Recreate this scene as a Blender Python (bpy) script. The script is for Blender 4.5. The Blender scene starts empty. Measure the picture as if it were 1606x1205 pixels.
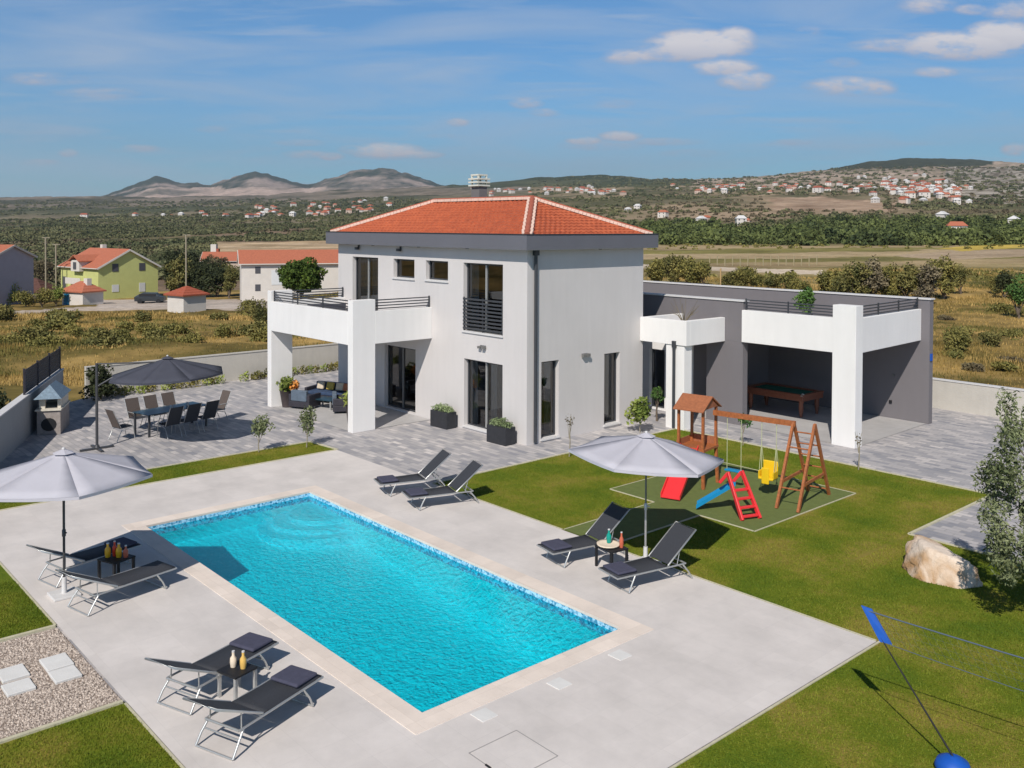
import bpy, math, random
import numpy as np
from mathutils import Vector, Matrix
rnd = random.Random(7); rng = np.random.default_rng(11)
C = bpy.context.scene.collection
R_ = math.radians
# ---------------------------------------------------------------- camera model (also used to survey positions)
F, CY, PIT, ROL, YAW, EYE = 1448.0435, 381.595, 0.0191515, 0.0039086, 0.8470952, 7.0
cyw, syw = math.cos(YAW), math.sin(YAW)
_r = np.array([cyw, syw, 0]); _f = np.array([-syw, cyw, 0]); _u = np.array([0, 0, 1.])
_f2 = _f*math.cos(PIT)-_u*math.sin(PIT); _u2 = _u*math.cos(PIT)+_f*math.sin(PIT)
_r3 = _r*math.cos(ROL)+_u2*math.sin(ROL); _u3 = _u2*math.cos(ROL)-_r*math.sin(ROL)
RM = np.array([_r3, -_u3, _f2])
def ray(u, v): return RM.T @ np.array([(u-803)/F, (v-CY)/F, 1.])
def G(u, v, z=0.0):
    d = ray(u, v); t = (z-EYE)/d[2]; return Vector((t*d[0], t*d[1], z))
# ---------------------------------------------------------------- materials
MATS = {}
def mat(name, col, rough=0.7, var=0.0, scale=3.0, bump=0.0, bscale=30.0, metal=0.0, spec=0.4, col2=None, island=0.0, sheen=0):
    if name in MATS: return MATS[name]
    m = bpy.data.materials.new(name); m.use_nodes = True; nt = m.node_tree; N = nt.nodes; L = nt.links
    b = N['Principled BSDF']; b.inputs['Roughness'].default_value = rough; b.inputs['Metallic'].default_value = metal
    b.inputs['Specular IOR Level'].default_value = spec
    c4 = (*col, 1)
    b.inputs['Base Color'].default_value = c4
    geo = N.new('ShaderNodeNewGeometry')
    if var > 0 or col2 or island > 0:
        mx = N.new('ShaderNodeMix'); mx.data_type = 'RGBA'
        if col2 is None: ca = tuple(max(0, c*(1-var)) for c in col)+(1,); cb = tuple(min(1, c*(1+var)) for c in col)+(1,)
        else: ca = c4; cb = (*col2, 1)
        mx.inputs[6].default_value = ca; mx.inputs[7].default_value = cb
        if island > 0:
            n = N.new('ShaderNodeTexNoise'); n.inputs['Scale'].default_value = scale; n.inputs['Detail'].default_value = 4; L.new(geo.outputs['Position'], n.inputs['Vector'])
            ma = N.new('ShaderNodeMath'); ma.operation = 'MULTIPLY_ADD'; ma.inputs[1].default_value = 2.6; ma.inputs[2].default_value = -1.05; L.new(n.outputs['Fac'], ma.inputs[0])
            mb = N.new('ShaderNodeMath'); mb.operation = 'MULTIPLY_ADD'; mb.inputs[1].default_value = .5; mb.use_clamp = True; L.new(geo.outputs['Random Per Island'], mb.inputs[0]); L.new(ma.outputs[0], mb.inputs[2]); L.new(mb.outputs[0], mx.inputs[0])
        else:
            n = N.new('ShaderNodeTexNoise'); n.inputs['Scale'].default_value = scale; n.inputs['Detail'].default_value = 8
            n.inputs['Roughness'].default_value = 0.62
            L.new(geo.outputs['Position'], n.inputs['Vector'])
            cr = N.new('ShaderNodeMapRange'); cr.inputs[1].default_value = .3; cr.inputs[2].default_value = .7
            if name.startswith('render_') or name.startswith('concrete'):
                mp = N.new('ShaderNodeMapping'); mp.inputs['Scale'].default_value = (2.2, 2.2, .18); L.new(geo.outputs['Position'], mp.inputs[0]); n3 = N.new('ShaderNodeTexNoise'); n3.inputs['Scale'].default_value = 2.0; n3.inputs['Detail'].default_value = 8; n3.inputs['Roughness'].default_value = .7; L.new(mp.outputs[0], n3.inputs['Vector'])
                av = N.new('ShaderNodeMath'); av.operation = 'MULTIPLY_ADD'; av.inputs[1].default_value = .5; hv = N.new('ShaderNodeMath'); hv.operation = 'MULTIPLY'; hv.inputs[1].default_value = .5; L.new(n.outputs['Fac'], hv.inputs[0]); L.new(n3.outputs['Fac'], av.inputs[0]); L.new(hv.outputs[0], av.inputs[2]); L.new(av.outputs[0], cr.inputs[0])
            else: L.new(n.outputs['Fac'], cr.inputs[0])
            L.new(cr.outputs[0], mx.inputs[0])
        L.new(mx.outputs[2], b.inputs['Base Color'])
    if bump > 0:
        n2 = N.new('ShaderNodeTexNoise'); n2.inputs['Scale'].default_value = bscale; n2.inputs['Detail'].default_value = 6
        L.new(geo.outputs['Position'], n2.inputs['Vector'])
        bp = N.new('ShaderNodeBump'); bp.inputs['Strength'].default_value = bump; bp.inputs['Distance'].default_value = .02
        L.new(n2.outputs['Fac'], bp.inputs['Height']); L.new(bp.outputs[0], b.inputs['Normal'])
    MATS[name] = m; return m
def sn(h): # srgb 0-255 -> linear
    return tuple((c/255/12.92 if c/255 <= .04045 else ((c/255+.055)/1.055)**2.4) for c in h)
def nodes_mat(name):
    m = bpy.data.materials.new(name); m.use_nodes = True
    return m, m.node_tree.nodes, m.node_tree.links, m.node_tree.nodes['Principled BSDF']
M = {}
M['white'] = mat('render_white', (.78, .755, .735), .85, .055, .9, .12, 90)
M['offwhite'] = mat('render_offwhite', (.59, .555, .54), .85, .055, .8, .15, 90)
M['grey'] = mat('render_grey', (.172, .158, .166), .8, .05, 1.5, .12, 90)
M['fascia'] = mat('fascia_metal', (.135, .135, .155), .45, .05, .8)
M['rim'] = mat('rim_dark', (.03, .03, .035), .4)
M['anth'] = mat('anthracite_metal', (.045, .048, .055), .4, .1, 5)
M['glass'] = None
M['cap'] = mat('cap_stone', (.62, .60, .59), .6, .05, 6)
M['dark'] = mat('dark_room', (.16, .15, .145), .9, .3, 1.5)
M['floor_in'] = mat('interior_floor', (.25, .22, .2), .5)
M['curtain'] = mat('curtain_cloth', (.50, .50, .48), .9, .1, 8)
M['mortar'] = mat('ridge_mortar', (.72, .52, .43), .9, .12, 12, .3, 60)
M['alu'] = mat('silver_frame', (.50, .50, .49), .35, .06, 9, metal=.6)
M['sling'] = mat('sling_mesh', (.040, .042, .050), .75, .25, 60, .3, 300)
M['slingb'] = mat('sling_mesh_brown', (.105, .082, .072), .75, .2, 60, .3, 300)
M['cushion'] = mat('cushion_slate', (.060, .060, .095), .9, .12, 12, .2, 120)
M['canopy'] = mat('canopy_grey', (.47, .455, .50), .9, .04, 3, .1, 200)
M['canopyd'] = mat('canopy_slate', (.060, .062, .082), .9, .08, 3, .1, 200)
M['pole'] = mat('pole_dark', (.07, .07, .075), .4, .1, 5, metal=.3)
M['poleg'] = mat('pole_green', (.12, .14, .13), .4, .1, 5, metal=.3)
M['concrete'] = mat('concrete_wall', (.50, .465, .415), .9, .09, 1.6, .35, 22)
M['concreteg'] = mat('concrete_grey', (.36, .36, .36), .9, .08, 1.6, .35, 22)
M['slat'] = mat('fence_slat', (.035, .032, .042), .6, .2, 8)
M['wood'] = mat('stained_wood', (.35, .112, .036), .55, .3, 14, .3, 60)
M['woodr'] = mat('wood_roof', (.33, .115, .050), .7, .2, 14, .3, 60)
M['pwood'] = mat('pool_table_wood', (.20, .07, .04), .4, .2, 8)
M['felt'] = mat('green_felt', (.01, .12, .09), .95, .05, 8)
M['red'] = mat('red_plastic', (.72, .035, .04), .4, .05, 4)
M['blue'] = mat('blue_plastic', (.008, .22, .44), .4, .06, 4)
M['yellow'] = mat('yellow_plastic', (.78, .50, .015), .4, .05, 4)
M['rope'] = mat('rope_pale', (.50, .52, .30), .9)
M['vblue'] = mat('net_blue', (.008, .085, .42), .55, .1, 6)
M['vstrap'] = mat('net_tape', (.09, .12, .16), .8)
M['black'] = mat('black_matt', (.012, .012, .014), .6)
M['planter'] = mat('planter_box', (.028, .029, .034), .6, .2, 9)
M['pot'] = mat('pot_brown', (.065, .050, .050), .6, .15, 6)
M['rock'] = mat('boulder_stone', (.74, .62, .50), .9, scale=1.6, bump=.8, bscale=9, col2=(.52, .36, .22))
def rock_mat():
    m, N, L, b = nodes_mat('boulder_rock'); geo = N.new('ShaderNodeNewGeometry')
    n = N.new('ShaderNodeTexNoise'); n.inputs['Scale'].default_value = 1.7; n.inputs['Detail'].default_value = 9; n.inputs['Distortion'].default_value = .8; L.new(geo.outputs['Position'], n.inputs[0])
    cr = N.new('ShaderNodeValToRGB'); e = cr.color_ramp.elements; e[0].position = .34; e[0].color = (.46, .27, .13, 1); e[1].position = .6; e[1].color = (.76, .63, .52, 1); q = e.new(.48); q.color = (.66, .50, .37, 1); L.new(n.outputs[0], cr.inputs[0])
    mp = N.new('ShaderNodeVectorMath'); mp.operation = 'ADD'; sc = N.new('ShaderNodeVectorMath'); sc.operation = 'SCALE'; sc.inputs['Scale'].default_value = .5; L.new(n.outputs['Color'], sc.inputs[0]); L.new(geo.outputs['Position'], mp.inputs[0]); L.new(sc.outputs[0], mp.inputs[1])
    v = N.new('ShaderNodeTexVoronoi'); v.feature = 'DISTANCE_TO_EDGE'; v.inputs['Scale'].default_value = 1.3; L.new(mp.outputs[0], v.inputs[0])
    mr = N.new('ShaderNodeMapRange'); mr.inputs[1].default_value = 0; mr.inputs[2].default_value = .02; mr.inputs[3].default_value = .90; mr.inputs[4].default_value = 1; L.new(v.outputs['Distance'], mr.inputs[0])
    mx = N.new('ShaderNodeMix'); mx.data_type = 'RGBA'; mx.blend_type = 'MULTIPLY'; mx.inputs[0].default_value = 1; L.new(cr.outputs[0], mx.inputs[6]); L.new(mr.outputs[0], mx.inputs[7]); L.new(mx.outputs[2], b.inputs['Base Color']); b.inputs['Roughness'].default_value = .9
    n2 = N.new('ShaderNodeTexNoise'); n2.inputs['Scale'].default_value = 7; n2.inputs['Detail'].default_value = 10; n2.inputs['Roughness'].default_value = .7; L.new(geo.outputs['Position'], n2.inputs[0])
    hh = N.new('ShaderNodeMath'); hh.operation = 'MULTIPLY_ADD'; L.new(mr.outputs[0], hh.inputs[0]); hh.inputs[1].default_value = .12; L.new(n2.outputs[0], hh.inputs[2])
    bp = N.new('ShaderNodeBump'); bp.inputs['Strength'].default_value = .9; bp.inputs['Distance'].default_value = .06; L.new(hh.outputs[0], bp.inputs['Height']); L.new(bp.outputs[0], b.inputs['Normal'])
    return m
M['mesh_w'] = mat('stone_white', (.68, .66, .635), .8, .05, 5, .2, 40)
M['cream'] = mat('edging_stone', (.52, .48, .34), .85, .12, 9, .3, 40)
M['trunk'] = mat('bark', (.13, .10, .075), .95, .3, 20, .6, 40)
M['trunkp'] = mat('bark_pale', (.30, .26, .19), .95, .3, 20, .6, 40)
def leafm(n, a, b, sc=.9): return mat(n, a, .75, col2=b, island=1, spec=.25, scale=sc)
M['leaf_olive'] = leafm('leaf_olive', (.065, .085, .030), (.25, .275, .14))
M['leaf_scrub'] = leafm('leaf_scrub', (.070, .078, .024), (.24, .205, .065))
M['leaf_bush'] = leafm('leaf_bush', (.085, .090, .024), (.29, .245, .07))
M['leaf_dark'] = leafm('leaf_dark', (.018, .026, .012), (.065, .075, .028))
M['leaf_pine'] = leafm('leaf_pine', (.030, .058, .010), (.10, .145, .02))
M['leaf_fresh'] = leafm('leaf_fresh', (.09, .13, .022), (.34, .38, .09))
M['leaf_green'] = leafm('leaf_green', (.030, .080, .020), (.13, .22, .05))
M['leaf_brown'] = leafm('leaf_brown', (.085, .065, .040), (.17, .14, .075))
M['leaf_plum'] = leafm('leaf_plum', (.11, .09, .058), (.26, .21, .125))
M['leaf_far'] = leafm('leaf_far', (.050, .064, .026), (.185, .175, .080), .008)
M['flower'] = leafm('flower_orange', (.55, .18, .03), (.75, .40, .12))
M['dry'] = leafm('dry_grass', (.15, .108, .024), (.54, .36, .125), .2)
M['blade'] = leafm('lawn_blade', (.080, .130, .006), (.235, .230, .024), .55)
M['pebble'] = leafm('pebble', (.16, .12, .10), (.66, .56, .48), 40)
M['rooftile'] = mat('far_roof', (.42, .135, .075), .8, .15, 4)
M['rooftiled'] = mat('far_roof_dark', (.34, .085, .045), .8, .15, 4)
M['lime'] = mat('lime_render', (.52, .53, .20), .9, .05, 1)
M['lilac'] = mat('lilac_render', (.38, .36, .42), .9, .05, 1)
M['farwhite'] = mat('far_white', (.62, .57, .52), .9, .05, 1)
M['farpink'] = mat('far_pink', (.55, .42, .34), .9, .05, 1)
M['farwin'] = mat('far_window', (.08, .08, .09), .4)
M['shutter'] = mat('shutter_white', (.62, .62, .62), .7)
M['juice'] = mat('juice_orange', (.80, .42, .02), .25); M['juicer'] = mat('juice_red', (.65, .05, .02), .25)
M['teal'] = mat('teal_glass', (.01, .28, .22), .2); M['copper'] = mat('copper_glass', (.55, .13, .07), .25)
M['towel'] = mat('towel_cream', (.75, .62, .48), .95, .08, 14)
M['tblue'] = mat('table_blue', (.018, .045, .065), .35, .2, 5)
M['sofa'] = mat('sofa_blue', (.035, .06, .12), .9, .2, 8)
M['sofag'] = mat('sofa_grey', (.10, .13, .17), .9, .2, 8)
M['ovenstone'] = mat('oven_stone', (.30, .26, .24), .9, .2, 9, .4, 30)
M['ovenblue'] = mat('oven_roof', (.16, .22, .28), .6, .3, 14)
M['stonetop'] = mat('stone_pale', (.6, .55, .47), .8, .1, 9)
M['carpaint'] = mat('car_paint', (.05, .055, .06), .3, metal=.4)
M['lamp'] = mat('lamp_body', (.16, .155, .15), .5)
def glassmat():
    m = bpy.data.materials.new('window_glass'); m.use_nodes = True; nt = m.node_tree; N = nt.nodes; L = nt.links
    for n in list(N): N.remove(n)
    o = N.new('ShaderNodeOutputMaterial'); t = N.new('ShaderNodeBsdfTransparent'); t.inputs[0].default_value = (.56, .58, .60, 1)
    g = N.new('ShaderNodeBsdfGlossy'); g.inputs['Roughness'].default_value = .01
    fr = N.new('ShaderNodeFresnel'); fr.inputs['IOR'].default_value = 2.0
    mx = N.new('ShaderNodeMixShader'); L.new(fr.outputs[0], mx.inputs[0]); L.new(t.outputs[0], mx.inputs[1]); L.new(g.outputs[0], mx.inputs[2]); L.new(mx.outputs[0], o.inputs[0])
    return m
M['glass'] = glassmat()
def pave_mat():
    m, N, L, b = nodes_mat('paving_slabs'); geo = N.new('ShaderNodeNewGeometry')
    def brick(w, h, off, rot):
        mp = N.new('ShaderNodeMapping'); mp.inputs['Rotation'].default_value = (0, 0, rot); L.new(geo.outputs['Position'], mp.inputs[0])
        br = N.new('ShaderNodeTexBrick'); br.offset = off; br.inputs['Scale'].default_value = 1; br.inputs['Brick Width'].default_value = w; br.inputs['Row Height'].default_value = h
        br.inputs['Mortar Size'].default_value = .012; br.inputs['Mortar Smooth'].default_value = .3
        br.inputs['Color1'].default_value = (0, 0, 0, 1); br.inputs['Color2'].default_value = (1, 1, 1, 1); br.inputs['Mortar'].default_value = (.5, .5, .5, 1); br.inputs['Bias'].default_value = 0
        L.new(mp.outputs[0], br.inputs[0]); return br
    b1 = brick(.44, .19, .41, 0)
    no = N.new('ShaderNodeTexNoise'); no.inputs['Scale'].default_value = .5; no.inputs['Detail'].default_value = 7; no.inputs['Roughness'].default_value = .7; L.new(geo.outputs['Position'], no.inputs[0])
    ad = N.new('ShaderNodeMath'); ad.operation = 'MULTIPLY_ADD'; L.new(b1.outputs[0], ad.inputs[0]); ad.inputs[1].default_value = .5
    sc = N.new('ShaderNodeMath'); sc.operation = 'MULTIPLY'; L.new(no.outputs[0], sc.inputs[0]); sc.inputs[1].default_value = .55; L.new(sc.outputs[0], ad.inputs[2])
    cr = N.new('ShaderNodeValToRGB'); e = cr.color_ramp.elements
    e[0].position = .15; e[0].color = (.20, .205, .235, 1); e[1].position = .88; e[1].color = (.66, .60, .565, 1)
    q = e.new(.5); q.color = (.40, .375, .375, 1); q = e.new(.66); q.color = (.44, .41, .405, 1)
    L.new(ad.outputs[0], cr.inputs[0])
    mx = N.new('ShaderNodeMix'); mx.data_type = 'RGBA'; L.new(b1.outputs['Fac'], mx.inputs[0]); L.new(cr.outputs[0], mx.inputs[6]); mx.inputs[7].default_value = (.30, .285, .28, 1)
    L.new(mx.outputs[2], b.inputs['Base Color']); b.inputs['Roughness'].default_value = .75
    bp = N.new('ShaderNodeBump'); bp.inputs['Strength'].default_value = .4; bp.inputs['Distance'].default_value = .01; bp.invert = True
    L.new(b1.outputs['Fac'], bp.inputs['Height']); L.new(bp.outputs[0], b.inputs['Normal'])
    return m
def deck_mat(name, base, joint, size, amt=.06):
    m, N, L, b = nodes_mat(name); geo = N.new('ShaderNodeNewGeometry')
    br = N.new('ShaderNodeTexBrick'); br.offset = 0; br.inputs['Scale'].default_value = 1; br.inputs['Brick Width'].default_value = size; br.inputs['Row Height'].default_value = size
    br.inputs['Mortar Size'].default_value = .0035; br.inputs['Mortar Smooth'].default_value = .5
    br.inputs['Color1'].default_value = (*[c*(1-amt*.5) for c in base], 1); br.inputs['Color2'].default_value = (*[min(1, c*(1+amt*.5)) for c in base], 1); br.inputs['Mortar'].default_value = (*joint, 1)
    L.new(geo.outputs['Position'], br.inputs[0])
    no = N.new('ShaderNodeTexNoise'); no.inputs['Scale'].default_value = .8; no.inputs['Detail'].default_value = 9; no.inputs['Roughness'].default_value = .68; L.new(geo.outputs['Position'], no.inputs[0])
    mr = N.new('ShaderNodeMapRange'); mr.inputs[1].default_value = .3; mr.inputs[2].default_value = .7; mr.inputs[3].default_value = .84; mr.inputs[4].default_value = 1.08; L.new(no.outputs[0], mr.inputs[0])
    mx = N.new('ShaderNodeMix'); mx.data_type = 'RGBA'; mx.blend_type = 'MULTIPLY'; mx.inputs[0].default_value = 1; L.new(br.outputs[0], mx.inputs[6]); L.new(mr.outputs[0], mx.inputs[7])
    L.new(mx.outputs[2], b.inputs['Base Color']); b.inputs['Roughness'].default_value = .7
    return m
def lawn_mat():
    m, N, L, b = nodes_mat('lawn_turf'); geo = N.new('ShaderNodeNewGeometry')
    n1 = N.new('ShaderNodeTexNoise'); n1.inputs['Scale'].default_value = .55; n1.inputs['Detail'].default_value = 8; n1.inputs['Roughness'].default_value = .65; L.new(geo.outputs['Position'], n1.inputs[0])
    n2 = N.new('ShaderNodeTexNoise'); n2.inputs['Scale'].default_value = 28; n2.inputs['Detail'].default_value = 5; L.new(geo.outputs['Position'], n2.inputs[0])
    ad = N.new('ShaderNodeMath'); ad.operation = 'MULTIPLY_ADD'; ad.inputs[1].default_value = .35; L.new(n2.outputs[0], ad.inputs[0]); L.new(n1.outputs[0], ad.inputs[2])
    cr = N.new('ShaderNodeValToRGB'); e = cr.color_ramp.elements
    e[0].position = .50; e[0].color = (.078, .125, .008, 1); e[1].position = .80; e[1].color = (.235, .185, .040, 1)
    q = e.new(.66); q.color = (.130, .160, .010, 1)
    L.new(ad.outputs[0], cr.inputs[0]); L.new(cr.outputs[0], b.inputs['Base Color']); b.inputs['Roughness'].default_value = .9; b.inputs['Specular IOR Level'].default_value = .15
    bp = N.new('ShaderNodeBump'); bp.inputs['Strength'].default_value = .7; bp.inputs['Distance'].default_value = .03; L.new(n2.outputs[0], bp.inputs['Height']); L.new(bp.outputs[0], b.inputs['Normal'])
    return m
def tile_roof_mat():
    m, N, L, b = nodes_mat('terracotta_tiles'); geo = N.new('ShaderNodeNewGeometry')
    n = N.new('ShaderNodeTexNoise'); n.inputs['Scale'].default_value = 3.2; n.inputs['Detail'].default_value = 9; n.inputs['Roughness'].default_value = .8; L.new(geo.outputs['Position'], n.inputs[0])
    cr = N.new('ShaderNodeValToRGB'); e = cr.color_ramp.elements; e[0].position = .36; e[0].color = (.34, .075, .032, 1); e[1].position = .7; e[1].color = (.56, .135, .052, 1)
    L.new(n.outputs[0], cr.inputs[0]); L.new(cr.outputs[0], b.inputs['Base Color']); b.inputs['Roughness'].default_value = .75
    return m
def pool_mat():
    m, N, L, b = nodes_mat('pool_mosaic_light_flecks'); geo = N.new('ShaderNodeNewGeometry')
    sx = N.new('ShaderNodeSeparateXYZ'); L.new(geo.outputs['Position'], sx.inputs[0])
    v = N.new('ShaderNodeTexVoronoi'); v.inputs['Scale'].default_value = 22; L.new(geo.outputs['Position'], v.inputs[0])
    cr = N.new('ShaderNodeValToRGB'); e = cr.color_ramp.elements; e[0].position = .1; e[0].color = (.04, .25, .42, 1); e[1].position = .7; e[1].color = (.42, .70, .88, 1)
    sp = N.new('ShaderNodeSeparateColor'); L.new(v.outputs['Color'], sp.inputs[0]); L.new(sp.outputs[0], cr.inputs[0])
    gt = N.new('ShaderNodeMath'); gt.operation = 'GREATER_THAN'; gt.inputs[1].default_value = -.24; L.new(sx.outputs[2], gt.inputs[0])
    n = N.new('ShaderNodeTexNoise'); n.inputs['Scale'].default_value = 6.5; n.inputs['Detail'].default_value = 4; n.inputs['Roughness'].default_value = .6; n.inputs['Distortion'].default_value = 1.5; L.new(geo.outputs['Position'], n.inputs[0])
    c2 = N.new('ShaderNodeValToRGB'); e = c2.color_ramp.elements; e[0].position = .38; e[0].color = (.30, .76, .80, 1); e[1].position = .72; e[1].color = (1.0, .98, .98, 1); q = e.new(.56); q.color = (.38, .82, .86, 1); L.new(n.outputs[0], c2.inputs[0])  # floor flecks: caustic light from the ripples painted into the liner colour
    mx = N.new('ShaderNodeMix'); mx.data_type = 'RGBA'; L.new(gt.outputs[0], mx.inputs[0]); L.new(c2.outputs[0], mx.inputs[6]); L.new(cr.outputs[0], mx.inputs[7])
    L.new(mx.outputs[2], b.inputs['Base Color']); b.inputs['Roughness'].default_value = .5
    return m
def water_mat():
    m = bpy.data.materials.new('pool_water'); m.use_nodes = True; nt = m.node_tree; N = nt.nodes; L = nt.links
    for n in list(N): N.remove(n)
    o = N.new('ShaderNodeOutputMaterial'); t = N.new('ShaderNodeBsdfTransparent'); t.inputs[0].default_value = (.06, .90, .99, 1)
    g = N.new('ShaderNodeBsdfGlossy'); g.inputs['Roughness'].default_value = .03
    fr = N.new('ShaderNodeFresnel'); fr.inputs['IOR'].default_value = 1.33
    geo = N.new('ShaderNodeNewGeometry'); n1 = N.new('ShaderNodeTexNoise'); n1.inputs['Scale'].default_value = 7.5; n1.inputs['Detail'].default_value = 4; n1.inputs['Distortion'].default_value = 1.2
    L.new(geo.outputs['Position'], n1.inputs[0])
    bp = N.new('ShaderNodeBump'); bp.inputs['Strength'].default_value = .4; bp.inputs['Distance'].default_value = .02; L.new(n1.outputs[0], bp.inputs['Height'])
    L.new(bp.outputs[0], g.inputs['Normal']); L.new(bp.outputs[0], fr.inputs['Normal'])
    mx = N.new('ShaderNodeMixShader'); L.new(fr.outputs[0], mx.inputs[0]); L.new(t.outputs[0], mx.inputs[1]); L.new(g.outputs[0], mx.inputs[2]); L.new(mx.outputs[0], o.inputs[0])
    return m
M['pave'] = pave_mat(); M['deck'] = deck_mat('deck_tiles', (.655, .60, .565), (.59, .54, .51), .6); M['porch'] = deck_mat('porch_tiles', (.44, .42, .41), (.36, .34, .33), .6)
M['coping'] = deck_mat('coping_stone', (.77, .66, .575), (.66, .55, .47), .5, .10)
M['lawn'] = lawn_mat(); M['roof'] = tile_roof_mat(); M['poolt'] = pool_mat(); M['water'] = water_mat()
M['mat'] = mat('play_turf', (.125, .155, .040), .95, .12, 6, .4, 120)
# ---------------------------------------------------------------- object helpers
def tag(o, label=None, cat=None, group=None, kind=None):
    if label: o['label'] = label
    if cat: o['category'] = cat
    if group: o['group'] = group
    if kind: o['kind'] = kind
    return o
def thing(name, label, cat, loc=(0, 0, 0), rz=0, group=None):
    o = bpy.data.objects.new(name, None); C.objects.link(o); o.location = loc; o.rotation_euler = (0, 0, rz); o.empty_display_size = .2
    return tag(o, label, cat, group)
class MB:
    def __init__(s): s.v = []; s.f = []; s.sm = []; s.mi = []; s.cur = 0
    def add(s, vs, fs, smooth=False):
        n = len(s.v); s.v += [tuple(v) for v in vs]
        for f in fs: s.f.append(tuple(i+n for i in f)); s.sm.append(smooth); s.mi.append(s.cur)
        return s
    def box(s, x0, x1, y0, y1, z0, z1):
        v = [(x, y, z) for z in (z0, z1) for (x, y) in ((x0, y0), (x1, y0), (x1, y1), (x0, y1))]
        return s.add(v, [(3, 2, 1, 0), (4, 5, 6, 7), (0, 1, 5, 4), (1, 2, 6, 5), (2, 3, 7, 6), (3, 0, 4, 7)])
    def prism(s, poly, z0, z1):
        n = len(poly); v = [(p[0], p[1], z0) for p in poly]+[(p[0], p[1], z1) for p in poly]
        return s.add(v, [tuple(reversed(range(n))), tuple(range(n, 2*n))]+[(i, (i+1) % n, n+(i+1) % n, n+i) for i in range(n)])
    def hexa(s, a, b):  # two quads -> solid
        return s.add(list(a)+list(b), [(3, 2, 1, 0), (4, 5, 6, 7), (0, 1, 5, 4), (1, 2, 6, 5), (2, 3, 7, 6), (3, 0, 4, 7)])
    def tube(s, pts, r, n=8, cap=True):
        pts = [Vector(p) for p in pts]; rs = r if isinstance(r, (list, tuple)) else [r]*len(pts); rings = []
        up = Vector((0, 0, 1)); prev = None
        for i, p in enumerate(pts):
            d = (pts[min(i+1, len(pts)-1)]-pts[max(i-1, 0)]).normalized()
            if prev is None:
                a = d.cross(up if abs(d.z) < .95 else Vector((1, 0, 0))).normalized()
            else:
                a = (prev-d*prev.dot(d)).normalized()
            prev = a; b = d.cross(a); rings.append([p+(a*math.cos(t)+b*math.sin(t))*rs[i] for t in [2*math.pi*k/n for k in range(n)]])
        v = [q for rg in rings for q in rg]; fs = []
        for i in range(len(pts)-1):
            for k in range(n): fs.append((i*n+k, i*n+(k+1) % n, (i+1)*n+(k+1) % n, (i+1)*n+k))
        s.add(v, fs, True)
        if cap: s.add(rings[0], [tuple(reversed(range(n)))]); s.add(rings[-1], [tuple(range(n))])
        return s
    def bar(s, p0, p1, w, h):
        p0 = Vector(p0); p1 = Vector(p1); d = (p1-p0).normalized(); a = d.cross(Vector((0, 0, 1)) if abs(d.z) < .95 else Vector((0, 1, 0))).normalized(); b = a.cross(d)
        a *= w/2; b *= h/2
        return s.add([p0-a-b, p0+a-b, p0+a+b, p0-a+b, p1-a-b, p1+a-b, p1+a+b, p1-a+b], [(0, 1, 2, 3), (7, 6, 5, 4), (4, 5, 1, 0), (5, 6, 2, 1), (6, 7, 3, 2), (7, 4, 0, 3)])
    def lathe(s, prof, n=16, c=(0, 0, 0)):
        v = [(c[0]+r*math.cos(2*math.pi*k/n), c[1]+r*math.sin(2*math.pi*k/n), c[2]+z) for r, z in prof for k in range(n)]
        fs = [(i*n+k, i*n+(k+1) % n, (i+1)*n+(k+1) % n, (i+1)*n+k) for i in range(len(prof)-1) for k in range(n)]
        s.add(v, fs, True); m = len(prof)-1
        return s.add([v[m*n+k] for k in range(n)], [tuple(range(n))])
    def build(s, name, m, parent=None, bevel=0, loc=None):
        me = bpy.data.meshes.new(name); me.from_pydata(s.v, [], s.f)
        for mm in (m if isinstance(m, (list, tuple)) else [m]): me.materials.append(mm)
        me.polygons.foreach_set('use_smooth', s.sm); me.polygons.foreach_set('material_index', s.mi); me.update()
        o = bpy.data.objects.new(name, me); C.objects.link(o)
        if parent: o.parent = parent
        if loc: o.location = loc
        if bevel:
            b = o.modifiers.new('bevel', 'BEVEL'); b.width = bevel; b.segments = 2; b.limit_method = 'ANGLE'
        return o
def npmesh(name, V, Fq, m, parent=None, smooth=False, k=4):
    me = bpy.data.meshes.new(name); V = np.asarray(V, dtype=np.float32); Fq = np.asarray(Fq, dtype=np.int32)
    me.vertices.add(len(V)); me.vertices.foreach_set('co', V.ravel()); me.loops.add(Fq.size); me.loops.foreach_set('vertex_index', Fq.ravel())
    me.polygons.add(len(Fq)); me.polygons.foreach_set('loop_start', np.arange(0, Fq.size, k, dtype=np.int32))
    me.polygons.foreach_set('use_smooth', np.full(len(Fq), smooth)); me.materials.append(m); me.update(calc_edges=True)
    o = bpy.data.objects.new(name, me); C.objects.link(o)
    if parent: o.parent = parent
    return o
def leafverts(cen, size, g, asp=.55, upbias=0.0):
    n = len(cen); a = g.normal(size=(n, 3)); a /= np.linalg.norm(a, axis=1, keepdims=True)
    if upbias: a[:, 2] += upbias; a /= np.linalg.norm(a, axis=1, keepdims=True)
    b = g.normal(size=(n, 3)); b -= (b*a).sum(1, keepdims=True)*a; b /= np.linalg.norm(b, axis=1, keepdims=True)
    s = (np.asarray(size)*g.uniform(.6, 1.3, n))[:, None]
    V = np.stack([cen-a*s, cen+b*s*asp, cen+a*s, cen-b*s*asp], 1).reshape(-1, 3)
    return V, np.arange(4*n).reshape(n, 4)
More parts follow.
